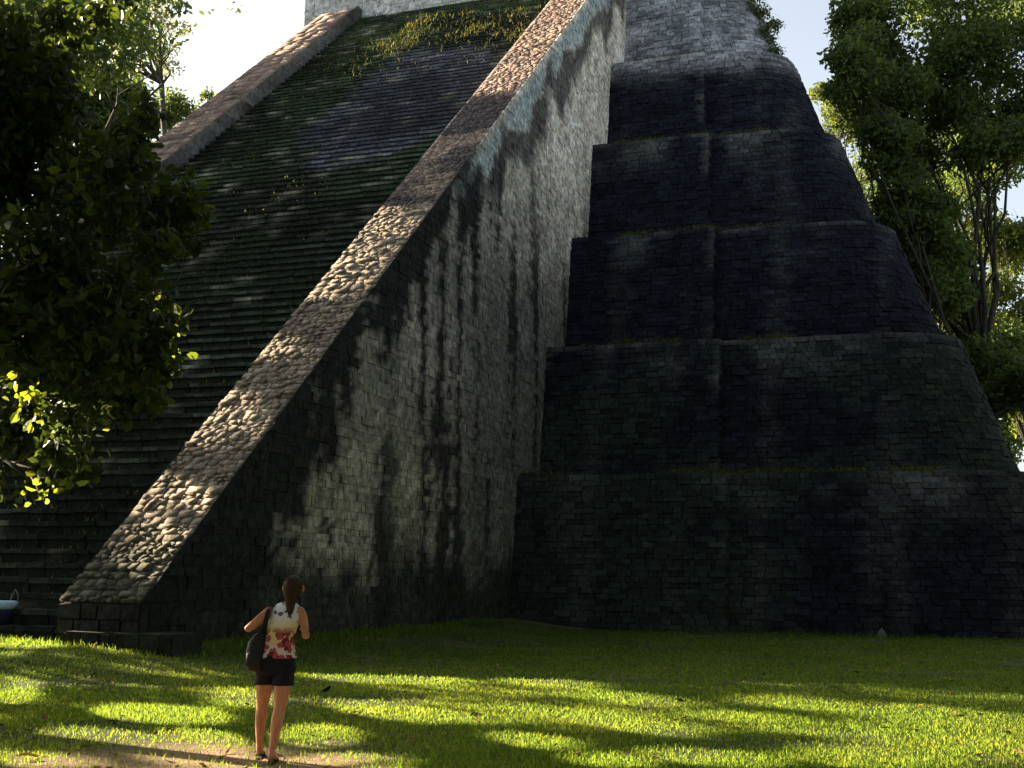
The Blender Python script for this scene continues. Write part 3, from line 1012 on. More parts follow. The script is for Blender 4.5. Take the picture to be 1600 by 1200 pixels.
tree("dark rounded tree behind the near branch at upper left", (at(90, 900, D).x, D, 0), 28, cl, M_leaf_far, .34, 190, trunk_r=.4, yel=.05)

# bush overhanging the edge of the sixth terrace
cl = []
for i_ in range(16):
    f_ = .35 + .75 * i_ / 15
    p_ = uw(5.85 + 1.75 * (1 - f_) - .35 * (1 - rng.random()), -15.75 - .78 * f_ - 1.0, 5 * TH + TH * f_)
    cl.append((tuple(p_ + Vector(rng.normal(size=3)) * .18), .30 + .22 * rng.random()))
tree("dark green bush overhanging the top right edge of the sixth terrace", tuple(uw(5.6, -16.4, 6 * TH)), 1.2, cl, M_leaf_far, .14, 700, trunk_r=.05, cat="bush", name="bush", limbs=6)

# ------------------------------------------------------------------ trees off to the left whose crowns shade lawn, stairs and balustrade
LITG = [[-8.46, 22.85, 1.1, -0.3, 0.65, -1.73], [-6.7, 22.48, 1.12, -0.31, 0.41, -1.37], [-2.49, 20.68, 1.04, -0.48, 0.19, -1.54], [-1.37, 19.84, 0.62, -0.28, 0.07, -0.94], [-3.51, 16.75, 0.41, -0.15, 0.27, -1.26], [-6.84, 17.25, 0.3, 0.04, 0.65, -1.61], [-1.44, 15.28, 0.81, -0.83, 0.09, -0.9], [-0.55, 14.7, 0.3, -0.32, 0.02, -0.58], [-4.02, 14.61, 0.88, -0.28, 0.27, -0.95], [-1.94, 12.98, 0.39, 0.03, 0.13, -0.85], [-3.0, 12.18, 0.46, 0.04, 0.29, -1.14], [-1.35, 11.37, 0.52, 0.04, 0.06, -0.45], [-4.15, 11.15, 0.33, 0.03, 0.14, -0.36], [0.56, 19.64, 0.66, -0.59, -0.03, -0.92], [1.71, 17.1, 0.59, -0.48, -0.08, -0.78], [1.23, 14.5, 0.52, -0.81, -0.07, -0.81], [1.73, 13.73, 0.25, -0.39, -0.06, -0.5], [4.0, 16.69, 0.61, -0.54, -0.18, -0.75], [5.41, 15.43, 0.73, -0.87, -0.35, -0.99], [4.84, 13.08, 0.65, -0.34, -0.58, -1.53], [3.66, 11.87, 0.75, 0.06, -0.26, -0.83], [1.94, 11.7, 0.6, -0.25, -0.09, -0.52], [0.3, 12.69, 0.4, -0.28, -0.01, -0.57], [0.97, 11.47, 0.35, 0.03, -0.03, -0.39], [2.94, 14.92, 0.43, -0.42, -0.09, -0.46], [-2.03, 11.02, 0.33, 0.02, 0.08, -0.43], [-4.19, 12.78, 0.38, 0.03, 0.15, -0.43]]


def lit_ground(x, y):
    v = np.zeros(len(x), bool)
    for cx, cy, ax, ay, bx, by in LITG:
        det = ax * by - ay * bx
        dx, dy = x - cx, y - cy
        s_, t_ = (dx * by - dy * bx) / det, (ax * dy - ay * dx) / det
        v |= s_ * s_ + t_ * t_ < 1.0
    return v


def lit_slope(u, n, z):
    bal = (u > -BW - .3) & (u < .3)
    lb = ((n < -0.3)) | ((n > 6.8) & (n < 11.1)) | ((n > 12.4) & (n < 13.3)) | ((n > 14.3) & (n < 15.9)) | ((n > 16.7) & (n < 17.7) & (u > -1.0))
    stl = ((z > 23.0) & (u > -11.5)) | (((u + 9.5) / 1.8) ** 2 + ((z - 15) / 1.0) ** 2 < 1) | ((u > -4.5) & (z > 4.2) & (z < 5.6))
    far = (u < -W) & (z > 24.5)
    return np.where(bal, lb, stl | far)


S3 = np.array([SUNV.x, SUNV.y, SUNV.z]) / SUNV.z                 # per metre of height


def sun_free(P):
    """leaves whose shadow would fall on a lit patch are not there: gaps between the boughs"""
    x, y, z = P.T
    u, n = wu(x, y)
    du, dn = 2.4, 0.45
    # slope hit: z - t = ZB - .4 + (LEN - (n + dn t)) TAN
    t = (z - (ZB - .3) - (LEN - n) * TAN) / (1 - dn * TAN)
    us_, ns2, zs = u + du * t, n + dn * t, z - t
    on = (us_ > -W - BW) & (us_ < 0.1) & (zs > 0.9) & (zs < ZTOP + 1)
    # a ray that crosses the slope plane before the stair begins is below it there: it meets the far side
    li = lit_slope(us_, ns2, zs)
    gx, gy = x - S3[0] * z, y - S3[1] * z
    lg = lit_ground(gx, gy)
    return ~np.where(on, li, lg)


# ------------------------------------------------------------------ the near tree at the left: crown hangs into view
SV = np.array(SUNV)
LIT = [at(270, 492, 13.0), at(278, 518, 13.0), at(262, 560, 13.0), at(105, 695, 12.4), at(130, 725, 12.4), at(85, 745, 12.4), at(62, 765, 12.4), at(20, 615, 12.2), at(55, 640, 12.2), at(150, 655, 13), at(45, 625, 12.2)]
LITA = np.array([tuple(p) for p in LIT] + [(-2.30, 11.4, .3), (-2.36, 11.17, 1.17), (-2.2, 11.25, .6)])


def off_beams(P, rad=0.20, start=0.12):
    ok = np.ones(len(P), bool)
    for L_ in LITA:
        d = P - L_
        t = d @ SV
        dist = np.linalg.norm(d - t[:, None] * SV, axis=1)
        ok &= ~((t > start) & (dist < rad + 0.004 * np.abs(t)))
    return ok


near_px = [(20, 60, 60), (40, 130, 60), (120, 40, 40), (160, 25, 30), (30, 200, 70), (110, 180, 60), (20, 290, 80), (110, 280, 70), (190, 240, 55), (215, 200, 35), (60, 380, 90), (160, 350, 80),
           (235, 320, 60), (290, 325, 35), (250, 390, 45), (40, 480, 90), (140, 460, 90), (215, 450, 60), (250, 505, 40), (60, 570, 80), (150, 560, 80), (215, 560, 50), (250, 575, 30), (40, 640, 60), (120, 640, 55),
           (185, 630, 40), (20, 700, 55), (90, 715, 45), (125, 735, 22), (50, 750, 40), (230, 620, 22), (10, 770, 40), (-60, 300, 120), (-80, 500, 140), (-50, 680, 90), (-70, 120, 110), (310, 330, 18), (70, 100, 40), (90, 20, 35), (185, 5, 25)]
cl = []
for (px, py, rp) in near_px:
    for _ in range(2):
        dep = 13.0 + (rng.random() - .5) * 2.0
        cl.append((tuple(at(px + rng.normal() * rp * .25, py + rng.normal() * rp * .25, dep)), rp * dep / FPX))
for _ in range(46):
    p_ = np.array([-9.6, 17.2, 8.0]) + rng.normal(size=3) * np.array([1.5, 1.6, 2.0])
    if p_[0] / p_[1] < -.50: cl.append((tuple(p_), .75))
for _ in range(40):
    p_ = np.array([-12.5, 19.0, 9.0]) + rng.normal(size=3) * np.array([1.5, 1.8, 2.6])
    if p_[0] / p_[1] < -.50: cl.append((tuple(p_), .9))
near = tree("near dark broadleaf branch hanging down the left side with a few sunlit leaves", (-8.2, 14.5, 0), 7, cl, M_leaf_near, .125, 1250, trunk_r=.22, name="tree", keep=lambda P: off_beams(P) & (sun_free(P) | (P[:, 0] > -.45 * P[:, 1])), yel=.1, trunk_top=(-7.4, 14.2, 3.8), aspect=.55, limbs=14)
# sunlit leaves one can pick apart
nb = np.array(near.location)
pts = []
for p in LITA[:len(LIT)]:
    k = 12
    pts.append(p + rng.normal(size=(k, 3)) * np.array([.10, .05, .09]))
pts = np.concatenate(pts)
v, f = leaves(pts, .115, rng, .6, 0.3)
tc = leaf_tint(len(pts), rng, .4) * 1.15
f1 = f.reshape(2, len(pts), 4)[:, 0]
for i in range(len(pts)):
    vs = v[i * 6:i * 6 + 6]
    me = mesh_np("leaf", vs - pts[i], f1, np.repeat(tc[i:i + 1], 6, 0))
    o = link_mesh("leaf", me, M_leaf_lit, near)
    o.location = pts[i] - nb

shade = {0: [], 1: [], 2: []}
# lawn
k = 0
while k < 520:
    y = 9.5 + 26 * rng.random(); x = (rng.random() - .5) * 2 * (.46 * y + 1.5)
    u, n = wu(x, y)
    if n < LEN - .5 and u < 0: continue
    if lit_ground(np.array([x]), np.array([y]))[0]: continue
    dz = (u + 18 + 9 * rng.random()) / 2.4
    if dz < 3.0: dz = 3.0 + 3 * rng.random()
    shade[0].append((x + S3[0] * dz, y + S3[1] * dz, dz)); k += 1
k = 0
while k < 1150:
    u = -W - BW + (W + BW + .3) * rng.random(); n = NEND + (LEN - NEND) * rng.random(); z = float(ztopline(n)) - .3
    if lit_slope(np.array([u]), np.array([n]), np.array([z]))[0]: continue
    dz = (u + 19 + 10 * rng.random()) / 2.4
    w_ = uw(u, n, z)
    shade[1 if n > 6 else 2].append((w_.x + S3[0] * dz, w_.y + S3[1] * dz, z + dz)); k += 1
k = 0
while k < 420:
    u = -BW - .4 + (BW + .8) * rng.random(); n = NEND + (LEN - NEND) * rng.random(); z = float(ztopline(n))
    if lit_slope(np.array([u]), np.array([n]), np.array([z]))[0]: continue
    dz = (u + 19 + 10 * rng.random()) / 2.4
    w_ = uw(u, n, z)
    shade[1 if n > 6 else 2].append((w_.x + S3[0] * dz, w_.y + S3[1] * dz, z + dz)); k += 1
for i, (bs, nm, hh) in enumerate([((uw(-22, 15).x, uw(-22, 15).y, 0), "broad tree off to the left whose gappy crown shades the lawn", 12),
                                  ((uw(-25, 6).x, uw(-25, 6).y, 0), "tall tree off to the left of the stairs shading the lower flight", 20),
                                  ((uw(-26, -9).x, uw(-26, -9).y, 0), "very tall tree at the far left shading the upper flight", 30)]):
    cl = [(c_, .6) for c_ in shade[i]]
    for _ in range(110):
        u_, n_ = [(-19 - 12 * rng.random(), 8 + 20 * rng.random()), (-20 - 14 * rng.random(), -2 + 16 * rng.random()), (-22 - 14 * rng.random(), -16 + 16 * rng.random())][i]
        z_ = hh * (.35 + .65 * rng.random())
        w_ = uw(u_, n_, z_)
        if w_.x < -.47 * w_.y - 1.5: cl.append((tuple(w_), 1.7))
    tree(nm, bs, hh, cl, M_leaf_far, .32, 60, trunk_r=.4, keep=lambda P: sun_free(P) & off_beams(P, .3), yel=.1, limbs=5)


# ------------------------------------------------------------------ the walker
PO = Vector((-2.17, 11.22, 0)); PO.z = float(gz(PO.x, PO.y))
person = empty("person", PO)
tag(person, "person seen from behind in a flowery sleeveless top and black shorts, left elbow raised", "person")
M_skin, nt_, b_ = new_mat("skin")
ns_k = nd(nt_, "ShaderNodeTexNoise", Scale=14.0, Detail=4.0)
nt_.links.new(ramp(nt_, ns_k.outputs["Fac"], [(0.3, (.42, .17, .085)), (0.7, (.58, .28, .16))]), b_.inputs["Base Color"])
b_.inputs["Roughness"].default_value = 0.55
b_.inputs["Subsurface Weight"].default_value = 0.08
b_.inputs["Subsurface Radius"].default_value = (.02, .008, .004)
SK = {  # joint: (x, y, z, rx, ry, parent)
    'pelvis': (.065, .02, .90, .135, .105, None), 'waist': (.085, .02, 1.06, .105, .080, 'pelvis'), 'chest': (.125, .03, 1.23, .128, .09, 'waist'),
    'upchest': (.15, .03, 1.33, .115, .07, 'chest'), 'neck0': (.165, .035, 1.405, .048, .048, 'upchest'), 'neck1': (.178, .05, 1.45, .045, .047, 'neck0'),
    'jaw': (.186, .075, 1.495, .056, .070, 'neck1'), 'skull': (.190, .065, 1.565, .070, .085, 'jaw'), 'crown': (.190, .06, 1.605, .055, .068, 'skull'),
    'shL': (.015, .03, 1.355, .048, .048, 'upchest'), 'uaL': (-.075, -.06, 1.265, .042, .042, 'shL'), 'elL': (-.175, -.145, 1.165, .034, .034, 'uaL'),
    'faL': (-.13, -.02, 1.205, .035, .035, 'elL'), 'wrL': (-.05, .125, 1.262, .022, .026, 'faL'), 'haL': (-.025, .155, 1.292, .018, .032, 'wrL'),
    'shR': (.275, .03, 1.345, .047, .047, 'upchest'), 'uaR': (.312, .01, 1.235, .040, .040, 'shR'), 'elR': (.330, -.005, 1.105, .033, .033, 'uaR'),
    'faR': (.325, .07, 1.115, .034, .034, 'elR'), 'wrR': (.29, .205, 1.165, .021, .025, 'faR'), 'haR': (.275, .25, 1.185, .018, .032, 'wrR'),
    'hiL': (-.015, .05, .82, .090, .095, 'pelvis'), 'thL': (-.045, .12, .66, .076, .082, 'hiL'), 'knL': (-.072, .185, .475, .052, .056, 'thL'),
    'caL': (-.082, .19, .36, .054, .058, 'knL'), 'shnL': (-.088, .215, .20, .038, .040, 'caL'), 'anL': (-.09, .235, .085, .031, .035, 'shnL'),
    'heL': (-.09, .215, .038, .030, .030, 'anL'), 'baL': (-.098, .36, .030, .040, .022, 'anL'), 'toL': (-.10, .42, .024, .036, .016, 'baL'),
    'hiR': (.145, .01, .82, .090, .095, 'pelvis'), 'thR': (.135, .02, .66, .077, .083, 'hiR'), 'knR': (.118, .015, .475, .053, .057, 'thR'),
    'caR': (.106, -.02, .36, .056, .060, 'knR'), 'shnR': (.090, -.055, .20, .038, .040, 'caR'), 'anR': (.075, -.085, .085, .031, .035, 'shnR'),
    'heR': (.073, -.11, .036, .031, .031, 'anR'), 'baR': (.085, .045, .030, .041, .022, 'anR'), 'toR': (.088, .105, .024, .036, .016, 'baR'),
    'nose': (.188, .158, 1.53, .014, .014, 'jaw'),
}
FING = {'L': ((-.025, .155, 1.292), (.55, .30, .78), (-.5, .75, .1)), 'R': ((.275, .25, 1.185), (-.25, .80, .45), (-.85, -.2, .1))}
for sd, (hp, dr_, curl) in FING.items():
    hp, dr_, curl = Vector(hp), Vector(dr_).normalized(), Vector(curl).normalized()
    side = dr_.cross(curl).normalized()
    for i, ln in enumerate((.068, .078, .073, .058)):
        a_ = hp + side * (i - 1.5) * .019 + dr_ * .030
        SK['k%s%d' % (sd, i)] = (*a_, .0095, .0095, 'ha' + sd)
        b1 = a_ + dr_ * ln * .45 + curl * ln * .12
        b2 = b1 + dr_ * ln * .12 + curl * ln * .42
        SK['m%s%d' % (sd, i)] = (*b1, .0088, .0088, 'k%s%d' % (sd, i))
        SK['t%s%d' % (sd, i)] = (*b2, .0075, .0075, 'm%s%d' % (sd, i))
    a_ = hp - side * .034 - dr_ * .005
    SK['th0' + sd] = (*a_, .012, .012, 'ha' + sd)
    b1 = a_ - side * .016 + dr_ * .03 + curl * .012
    SK['th1' + sd] = (*b1, .0105, .0105, 'th0' + sd)
    SK['th2' + sd] = (*(b1 + dr_ * .022 + curl * .014), .009, .009, 'th1' + sd)
keys = list(SK)
me = bpy.data.meshes.new("body")
me.from_pydata([SK[k][:3] for k in keys], [(keys.index(SK[k][5]), i) for i, k in enumerate(keys) if SK[k][5]], [])
tmp = bpy.data.objects.new("body", me); COL.objects.link(tmp)
md = tmp.modifiers.new("skin", 'SKIN'); md.use_smooth_shade = True; md.branch_smoothing = 0.6
for i, k in enumerate(keys):
    sv = me.skin_vertices[0].data[i]
    sv.radius = SK[k][3:5]
    sv.use_root = k == 'pelvis'
tmp.modifiers.new("sub", 'SUBSURF').levels = 2
tmp.modifiers["sub"].render_levels = 2
dg = bpy.context.evaluated_depsgraph_get()
bm_ = bpy.data.meshes.new_from_object(tmp.evaluated_get(dg))
bpy.data.objects.remove(tmp)
bm_.materials.clear()
body = link_mesh("body", bm_, M_skin, person)


def ringe(cx, cy, z, rx, ry, n=28, wob=0.0, tilt=(0, 0), seed=0.0):
    out = []
    for i in range(n):
        a_ = 2 * math.pi * i / n
        k_ = 1 + wob * math.sin(5 * a_ + seed) + wob * .6 * math.sin(9 * a_ + 2 * seed)
        x_, y_ = rx * math.cos(a_) * k_, ry * math.sin(a_) * k_
        out.append((cx + x_, cy + y_, z + tilt[0] * x_ + tilt[1] * y_))
    return out


# sleeveless top: white above, yellow in the middle, dark red flowers below
M_top, nt_, b_ = new_mat("flower_print_cloth")
tc = nd(nt_, "ShaderNodeTexCoord")
sx = nd(nt_, "ShaderNodeSeparateXYZ"); nt_.links.new(tc.outputs["Object"], sx.inputs[0])
mr = nd(nt_, "ShaderNodeMapRange")
mr.inputs[1].default_value = .92; mr.inputs[2].default_value = 1.42
nt_.links.new(sx.outputs[2], mr.inputs[0])
basec = ramp(nt_, mr.outputs[0], [(0.05, (.62, .55, .52)), (0.25, (.62, .45, .35)), (0.42, (.68, .52, .22)), (0.55, (.70, .62, .40)), (0.70, (.66, .68, .66)), (0.92, (.60, .68, .74))])


def flowers(scale, thr, cmask, colr, prev, seed):
    vo = nd(nt_, "ShaderNodeTexVoronoi", Scale=scale)
    mp = nd(nt_, "ShaderNodeMapping"); mp.inputs["Location"].default_value = (seed, seed * .7, seed * 1.3)
    ns = nd(nt_, "ShaderNodeTexNoise", Scale=38.0, Detail=2.0)
    nt_.links.new(tc.outputs["Object"], mp.inputs[0]); nt_.links.new(mp.outputs[0], vo.inputs["Vector"]); nt_.links.new(tc.outputs["Object"], ns.inputs["Vector"])
    sb_ = nd(nt_, "ShaderNodeMath", operation='MULTIPLY_ADD'); nt_.links.new(ns.outputs["Fac"], sb_.inputs[0]); sb_.inputs[1].default_value = .55
    nt_.links.new(vo.outputs["Distance"], sb_.inputs[2])
    lt = nd(nt_, "ShaderNodeMath", operation='LESS_THAN'); nt_.links.new(sb_.outputs[0], lt.inputs[0]); lt.inputs[1].default_value = thr
    ml = nd(nt_, "ShaderNodeMath", operation='MULTIPLY'); nt_.links.new(lt.outputs[0], ml.inputs[0]); nt_.links.new(cmask, ml.inputs[1])
    mx = nd(nt_, "ShaderNodeMix", data_type='RGBA'); nt_.links.new(ml.outputs[0], mx.inputs[0]); nt_.links.new(prev, mx.inputs[6]); mx.inputs[7].default_value = (*colr, 1)
    return mx.outputs[2]


lowm = ramp(nt_, mr.outputs[0], [(0.42, (1, 1, 1)), (0.55, (0, 0, 0))])
him = ramp(nt_, mr.outputs[0], [(0.60, (0, 0, 0)), (0.64, (1, 1, 1))])
o1 = flowers(11.0, .82, lowm, (.16, .02, .03), basec, 3.1)
o2 = flowers(15.0, .72, lowm, (.36, .07, .08), o1, 5.7)
o3 = flowers(12.0, .56, him, (.14, .08, .20), o2, 1.3)
nt_.links.new(o3, b_.inputs["Base Color"])
bp = nd(nt_, "ShaderNodeBump", Strength=.5, Distance=.02)
n3 = nd(nt_, "ShaderNodeTexNoise", Scale=9.0, Detail=2.0); nt_.links.new(tc.outputs["Object"], n3.inputs["Vector"])
nt_.links.new(n3.outputs["Fac"], bp.inputs["Height"]); nt_.links.new(bp.outputs[0], b_.inputs["Normal"])
mb = MB()
T = [(.070, .02, .915, .178, .135, .03), (.072, .02, .95, .172, .132, .025), (.078, .02, 1.02, .150, .118, .015), (.088, .02, 1.09, .136, .106, .008), (.105, .025, 1.17, .140, .108, .004), (.125, .03, 1.25, .146, .108, 0),
     (.138, .03, 1.31, .136, .098, 0), (.146, .03, 1.355, .122, .084, 0), (.155, .033, 1.385, .100, .070, 0), (.162, .036, 1.402, .066, .060, 0)]
mb.loft([ringe(x, y, z, a_, c_, 32, w_, (-.06 if z > 1.3 else 0, .25 if z > 1.37 else 0), 1.0) for x, y, z, a_, c_, w_ in T], cap=False)
mb.build("sleeveless_top", M_top, person, True)
# shorts
M_short = plain("black_cotton", (0.012, 0.012, 0.015), .85)
mb = MB()
mb.loft([ringe(x, y, z, a_, c_, 28, .006) for x, y, z, a_, c_ in [(.074, .02, .985, .150, .118), (.070, .018, .92, .166, .132), (.066, .02, .86, .180, .145), (.063, .03, .80, .184, .146), (.06, .035, .765, .17, .13)]], cap=True)
for sx_, pts_ in ((-1, [(-.012, .045, .83, .095, .125), (-.024, .07, .76, .097, .125), (-.034, .092, .70, .098, .116), (-.038, .10, .675, .100, .115)]), (1, [(.143, .015, .83, .095, .125), (.140, .018, .76, .097, .125), (.138, .02, .70, .098, .116), (.137, .02, .675, .100, .116)])):
    mb.loft([ringe(x, y, z, a_, c_, 22, .015, seed=sx_) for x, y, z, a_, c_ in pts_], cap=True)
mb.build("shorts", M_short, person, True)
# hair gathered at the nape
M_hair = plain("dark_brown_hair", (0.045, 0.022, 0.012), .6, .5, 60, .2)
mb = MB()
H = [(.190, .055, 1.652, .018, .02), (.190, .052, 1.645, .045, .055), (.190, .045, 1.62, .070, .082), (.190, .04, 1.585, .083, .096), (.189, .034, 1.545, .085, .096), (.188, .022, 1.505, .079, .080), (.186, .0, 1.465, .062, .054), (.186, -.016, 1.425, .045, .034), (.188, -.035, 1.385, .038, .026), (.190, -.05, 1.34, .030, .020), (.190, -.055, 1.30, .014, .010)]
mb.loft([ringe(x, y, z, a_, c_, 40, .022, seed=1.0) for x, y, z, a_, c_ in H], cap=True)
for i in range(26):
    a_ = -math.pi * (i + .5) / 26
    pts_ = [(x + .97 * rx * math.cos(a_ * (1 + .06 * math.sin(i * 3.7 + z * 8))), y + 1.0 * ry * math.sin(a_ * (1 + .06 * math.sin(i * 3.7 + z * 8))), z) for x, y, z, rx, ry in H[1:]]
    mb.tube(pts_, [.004 + .002 * math.sin(math.pi * q_ / len(pts_)) for q_ in range(len(pts_))], 5)
mb.build("hair", M_hair, person, True)
for sx_ in (-1, 1):
    mb = MB()
    mb.loft([ringe(.19 + sx_ * (.083 + dx_), .07, 1.50 + h_, .006 + r_ * .3, r_, 10) for dx_, h_, r_ in [(0, 0, .006), (.006, .015, .013), (.009, .035, .018), (.006, .055, .013), (0, .062, .005)]])
    mb.build("ear", M_skin, person, True)
    mb = MB()
    mb.loft([ringe(.188 + sx_ * .032, .137, 1.558 + h_, r_, r_ * .8, 10) for h_, r_ in [(-.012, .003), (-.007, .010), (0, .0125), (.007, .010), (.012, .003)]])
    mb.build("eye", plain("eye_white", (.7, .7, .68), .3, .05), person, True)
mb = MB(); mb.loft([ringe(.187, .138, 1.487 + h_, a_, .008, 12) for h_, a_ in [(-.007, .006), (-.003, .022), (.003, .022), (.006, .006)]])
mb.build("mouth", plain("lips", (.35, .12, .10), .5, .1), person, True)
# sandals
M_sole = plain("dark_sandal", (0.03, 0.022, 0.018), .8)
for (x, y, hy) in ((-.095, .30, 0), (.080, -.015, 0)):
    mb = MB()
    def sole(z): return [(x + .045 * math.cos(a_) * (1.0 if math.sin(a_) > 0 else .78), y + .142 * math.sin(a_), z) for a_ in [2 * math.pi * i / 20 for i in range(20)]]
    mb.loft([sole(-.002), sole(.014)])
    sd_ = mb.build("sandal", M_sole, person)
    mb = MB(); mb.tube([(x - .042, y + .03, .012), (x - .030, y + .055, .042), (x, y + .085, .052), (x + .030, y + .055, .042), (x + .042, y + .03, .012)], [.006] * 5, 6)
    mb.tube([(x, y + .085, .052), (x - .004, y + .12, .035)], [.005, .005], 6)
    mb.build("strap", M_sole, sd_)

# backpack slung from the left shoulder
pack = empty("backpack", PO + Vector((-.105, -.01, .80)))
pack.scale = (.80, .88, .80)
tag(pack, "black backpack hanging from the left shoulder of the person in the flowery top", "backpack")
M_pack = plain("black_nylon", (0.010, 0.010, 0.012), .6, .4, 30, .3)
mb = MB()


def rrect(cx, cy, z, a_, b_2, n=24, p=3.2):
    out = []
    for i in range(n):
        t_ = 2 * math.pi * i / n
        c_, s_ = math.cos(t_), math.sin(t_)
        k_ = (abs(c_) ** p + abs(s_) ** p) ** (-1 / p)
        out.append((cx + a_ * c_ * k_, cy + b_2 * s_ * k_, z))
    return out


mb.loft([rrect(*t_) for t_ in [(.02, 0, .0, .070, .085), (.015, 0, .02, .098, .118), (.005, 0, .10, .112, .130), (.0, 0, .22, .112, .125), (.01, .005, .32, .100, .112), (.035, .01, .39, .075, .09), (.055, .015, .425, .045, .06), (.06, .015, .435, .012, .02)]])
mb.build("pack_body", M_pack, pack, True)
mb = MB()
mb.loft([rrect(.0, -.125, z_, a_, b_2) for z_, a_, b_2 in [(.05, .05, .02), (.065, .08, .035), (.14, .085, .04), (.20, .08, .035), (.215, .05, .015)]])
mb.build("front_pocket", M_pack, pack, True)
mb = MB()
pts_ = [(.07, -.03, .38), (.10, -.075, .52), (.125, -.06, .66), (.145, .01, .735), (.155, .10, .72), (.155, .16, .60), (.135, .17, .40), (.10, .15, .22), (.06, .10, .08)]
for dx_ in (-.018, 0, .018): mb.tube([(x_ + dx_, y_, z_) for x_, y_, z_ in pts_], [.010] * len(pts_), 6)
mb.build("shoulder_strap", M_pack, pack, True)
mb = MB(); mb.tube([(.02, -.02, .40), (.03, -.03, .45), (.06, -.03, .46), (.075, -.02, .42)], [.007] * 4, 6)
mb.build("carry_loop", M_pack, pack, True)

# ------------------------------------------------------------------ small things
def px_ground(px, py):
    a_, b_ = at(px, py, 10), None
    d_ = a_ - Vector((0, 0, EYE))
    t_ = -EYE / d_.z
    p_ = Vector((0, 0, EYE)) + d_ * t_
    for _ in range(4):
        t_ = (float(gz(p_.x, p_.y)) - EYE) / d_.z
        p_ = Vector((0, 0, EYE)) + d_ * t_
    return p_


# curled leaf standing in the grass
p = px_ground(510, 1083)
lf = empty("curled_leaf", p, .6)
tag(lf, "small blackish curled leaf standing up in the sunlit grass right of the walker", "leaf")
mb = MB()
mb.loft([[(-.075 + .15 * t_, .035 * math.cos(a_) * math.sin(math.pi * (t_ * .9 + .05)), .03 + .075 * t_ * t_ + .03 * math.sin(a_) * math.sin(math.pi * (t_ * .9 + .05))) for a_ in [-2.6 + i * .52 for i in range(9)]] for t_ in [i / 8 for i in range(9)]], cap=False, closed=False)
mb.build("blade", plain("dead_leaf", (.02, .017, .013), .8), lf, True)
mb = MB(); mb.tube([(-.07, 0, .03), (-.10, .005, .015), (-.13, 0, .0)], [.004, .003, .003], 5)
mb.build("stalk", plain("dead_stalk", (.03, .022, .015), .8), lf, True)
# yellow fallen leaf
p = px_ground(45, 1188)
lf = empty("fallen_leaf", p + Vector((0, 0, .035)), .3)
tag(lf, "orange yellow fallen leaf lying on worn ground in the lower left corner", "leaf")
mb = MB()
mb.loft([[(-.08 + .16 * t_, w_ * .05 * math.sin(math.pi * (t_ * .94 + .03)), .018 * abs(w_) + .01 * math.sin(5 * t_)) for w_ in (-1, -.5, 0, .5, 1)] for t_ in [i / 8 for i in range(9)]], cap=False, closed=False)
mb.build("blade", plain("yellow_leaf", (.45, .24, .03), .6), lf, True)
mb = MB(); mb.tube([(-.08, 0, .004), (-.11, .006, .008), (-.13, .01, .0)], [.004, .003, .003], 5)
mb.build("stalk", plain("yellow_stalk", (.30, .18, .04), .7), lf, True)


def rock(px, py, w_, h_, label, colr, seed):
    p_ = px_ground(px, py)
    import bmesh
    bm = bmesh.new(); bmesh.ops.create_icosphere(bm, subdivisions=3, radius=1)
    for v_ in bm.verts:
        k_ = .8 + .45 * float(fbm(v_.co.x * 1.3 + seed, v_.co.y * 1.3, v_.co.z * 1.3, 701))
        v_.co = Vector((v_.co.x * w_ * k_, v_.co.y * w_ * .8 * k_, max(-.1, v_.co.z) * h_ * k_))
    me_ = bpy.data.meshes.new("stone"); bm.to_mesh(me_); bm.free()
    o_ = link_mesh("stone", me_, plain("loose_stone", colr, .9, .3, 12)); o_.location = p_
    tag(o_, label, "stone")


rock(1378, 996, .13, .24, "small pale upright stone at the foot of the lowest terrace wall", (.10, .11, .085), 1.0)
rock(331, 1004, .08, .50, "thin greyish upright stone leaning at the foot of the balustrade, left of the walker", (.09, .075, .065), 4.0)

# bag left on the bottom steps at the edge of the picture
bp_ = uw(0, 0)
bl = min((at(-4, 972, 22 + i * .02) for i in range(200)), key=lambda p_: abs(wu(p_.x, p_.y)[1] - 18.86))
bl.z = 2 * RISE + .025
bag = empty("bag", (bl.x, bl.y, bl.z), .2)
tag(bag, "pale blue and navy bag with raised grey loop handle on the bottom steps", "bag")
mb = MB()
mb.loft([rrect(0, 0, z_, a_, b_2) for z_, a_, b_2 in [(0, .20, .12), (.04, .26, .15), (.20, .29, .16), (.29, .29, .15)]])
mb.build("bag_body", plain("navy_cloth", (.02, .02, .06), .8), bag, True)
mb = MB()
mb.loft([rrect(0, 0, z_, a_, b_2) for z_, a_, b_2 in [(.285, .295, .155), (.34, .33, .165), (.41, .36, .15), (.445, .33, .10), (.45, .22, .05)]])
mb.build("bag_flap", plain("pale_blue_cloth", (.42, .58, .72), .7, .12, 9), bag, True)
mb = MB(); mb.tube([(.20, 0, .43), (.235, -.01, .56), (.285, -.02, .66), (.335, -.02, .57), (.35, -.02, .42)], [.016] * 5, 7)
mb.build("handle", plain("grey_webbing", (.20, .20, .19), .8), bag, True)

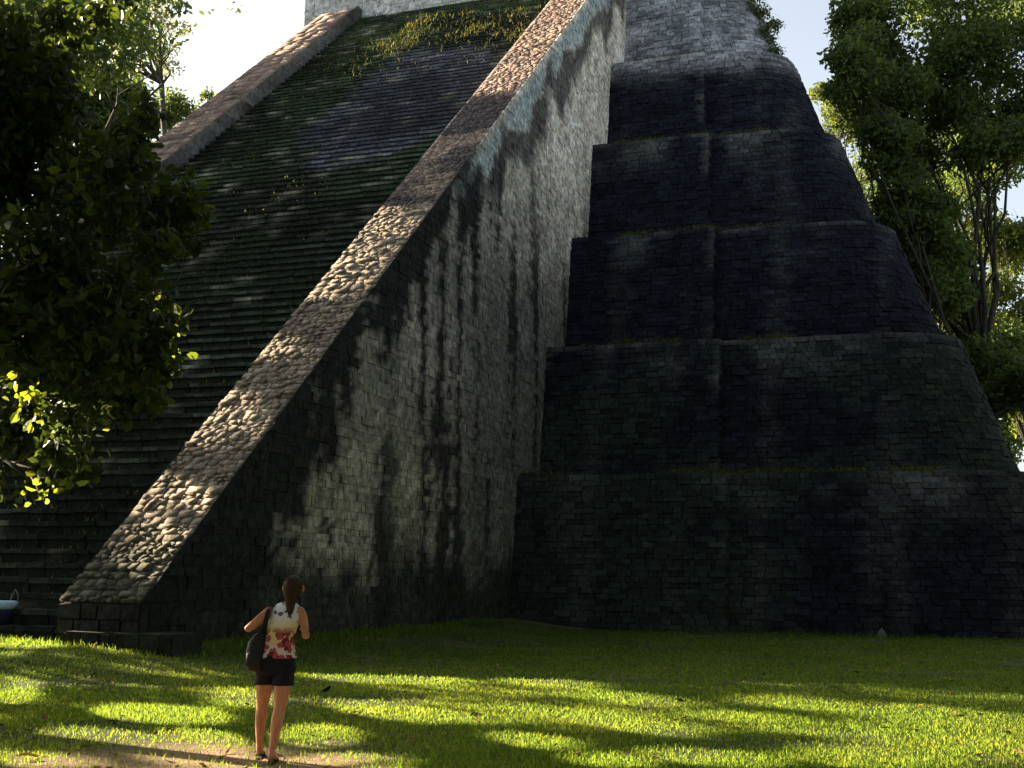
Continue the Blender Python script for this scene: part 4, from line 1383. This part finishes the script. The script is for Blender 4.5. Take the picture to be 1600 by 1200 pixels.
# ------------------------------------------------------------------ unseen jungle added behind and beside the photographer to block sky light
cl = blob((0, 0, 14), 8, 8, 9, 60, 2.2, 3.6)
src_t = tree("tall unseen jungle tree added around the photographer to block sky light", (-30, -16, 0), 24, cl and [((c[0] - 30, c[1] - 16, c[2]), r_) for c, r_ in cl], M_leaf_far, .75, 11, group="added sky-blocking jungle trees around the photographer", trunk_r=.5, limbs=6)
for x, y, sc_ in [(-16, -20, 1.1), (-2, -17, 1.0), (12, -19, 1.15), (26, -15, 1.0), (36, -4, 1.1), (38, 12, 1.0), (-42, -6, 1.1), (-9, -30, 1.4), (8, -33, 1.5), (24, -30, 1.4), (-27, -30, 1.4), (22, 8, 1.0), (26, 22, 1.1), (33, 30, 1.2), (18, -4, 1.0)]:
    c = src_t.copy(); COL.objects.link(c)
    c.location = (x, y, 0); c.scale = (sc_, sc_, sc_); c.rotation_euler.z = rnd.random() * 6.28
    for ch in src_t.children:
        d = ch.copy(); COL.objects.link(d); d.parent = c

# unseen wide crown, added overhead to dim the sky light below
cl = blob((3, -1, 17), 15, 8.5, 5, 90, 2.0, 3.2)
tree("great unseen spreading tree added over the photographer to block sky light", (8, -6, 0), 17, [c for c in cl if c[0][2] - c[1] > 3.5 + .55 * (c[0][1] + c[1])], M_leaf_far, .7, 14, trunk_r=.6, limbs=10)

cl = [c for c in blob((-17, 7, 15), 9, 10, 7, 90, 1.8, 3.0) if c[0][0] < -.47 * c[0][1] - c[1] - .5]  # unseen tree, added to cut sky light from the left
tree("broad unseen tree added left of the photographer to block sky light", (-20, 2, 0), 16, cl, M_leaf_far, .6, 16, trunk_r=.5, limbs=4, keep=lambda P: sun_free(P) & off_beams(P, .3))
cl = [c for c in blob((17, 12, 13), 8, 10, 7, 90, 1.8, 3.0) if c[0][0] > .47 * c[0][1] + c[1] + .5]  # unseen tree, added to cut sky light from the right
tree("broad unseen tree added right of the photographer to block sky light", (20, 8, 0), 16, cl, M_leaf_far, .6, 16, trunk_r=.5, limbs=6)
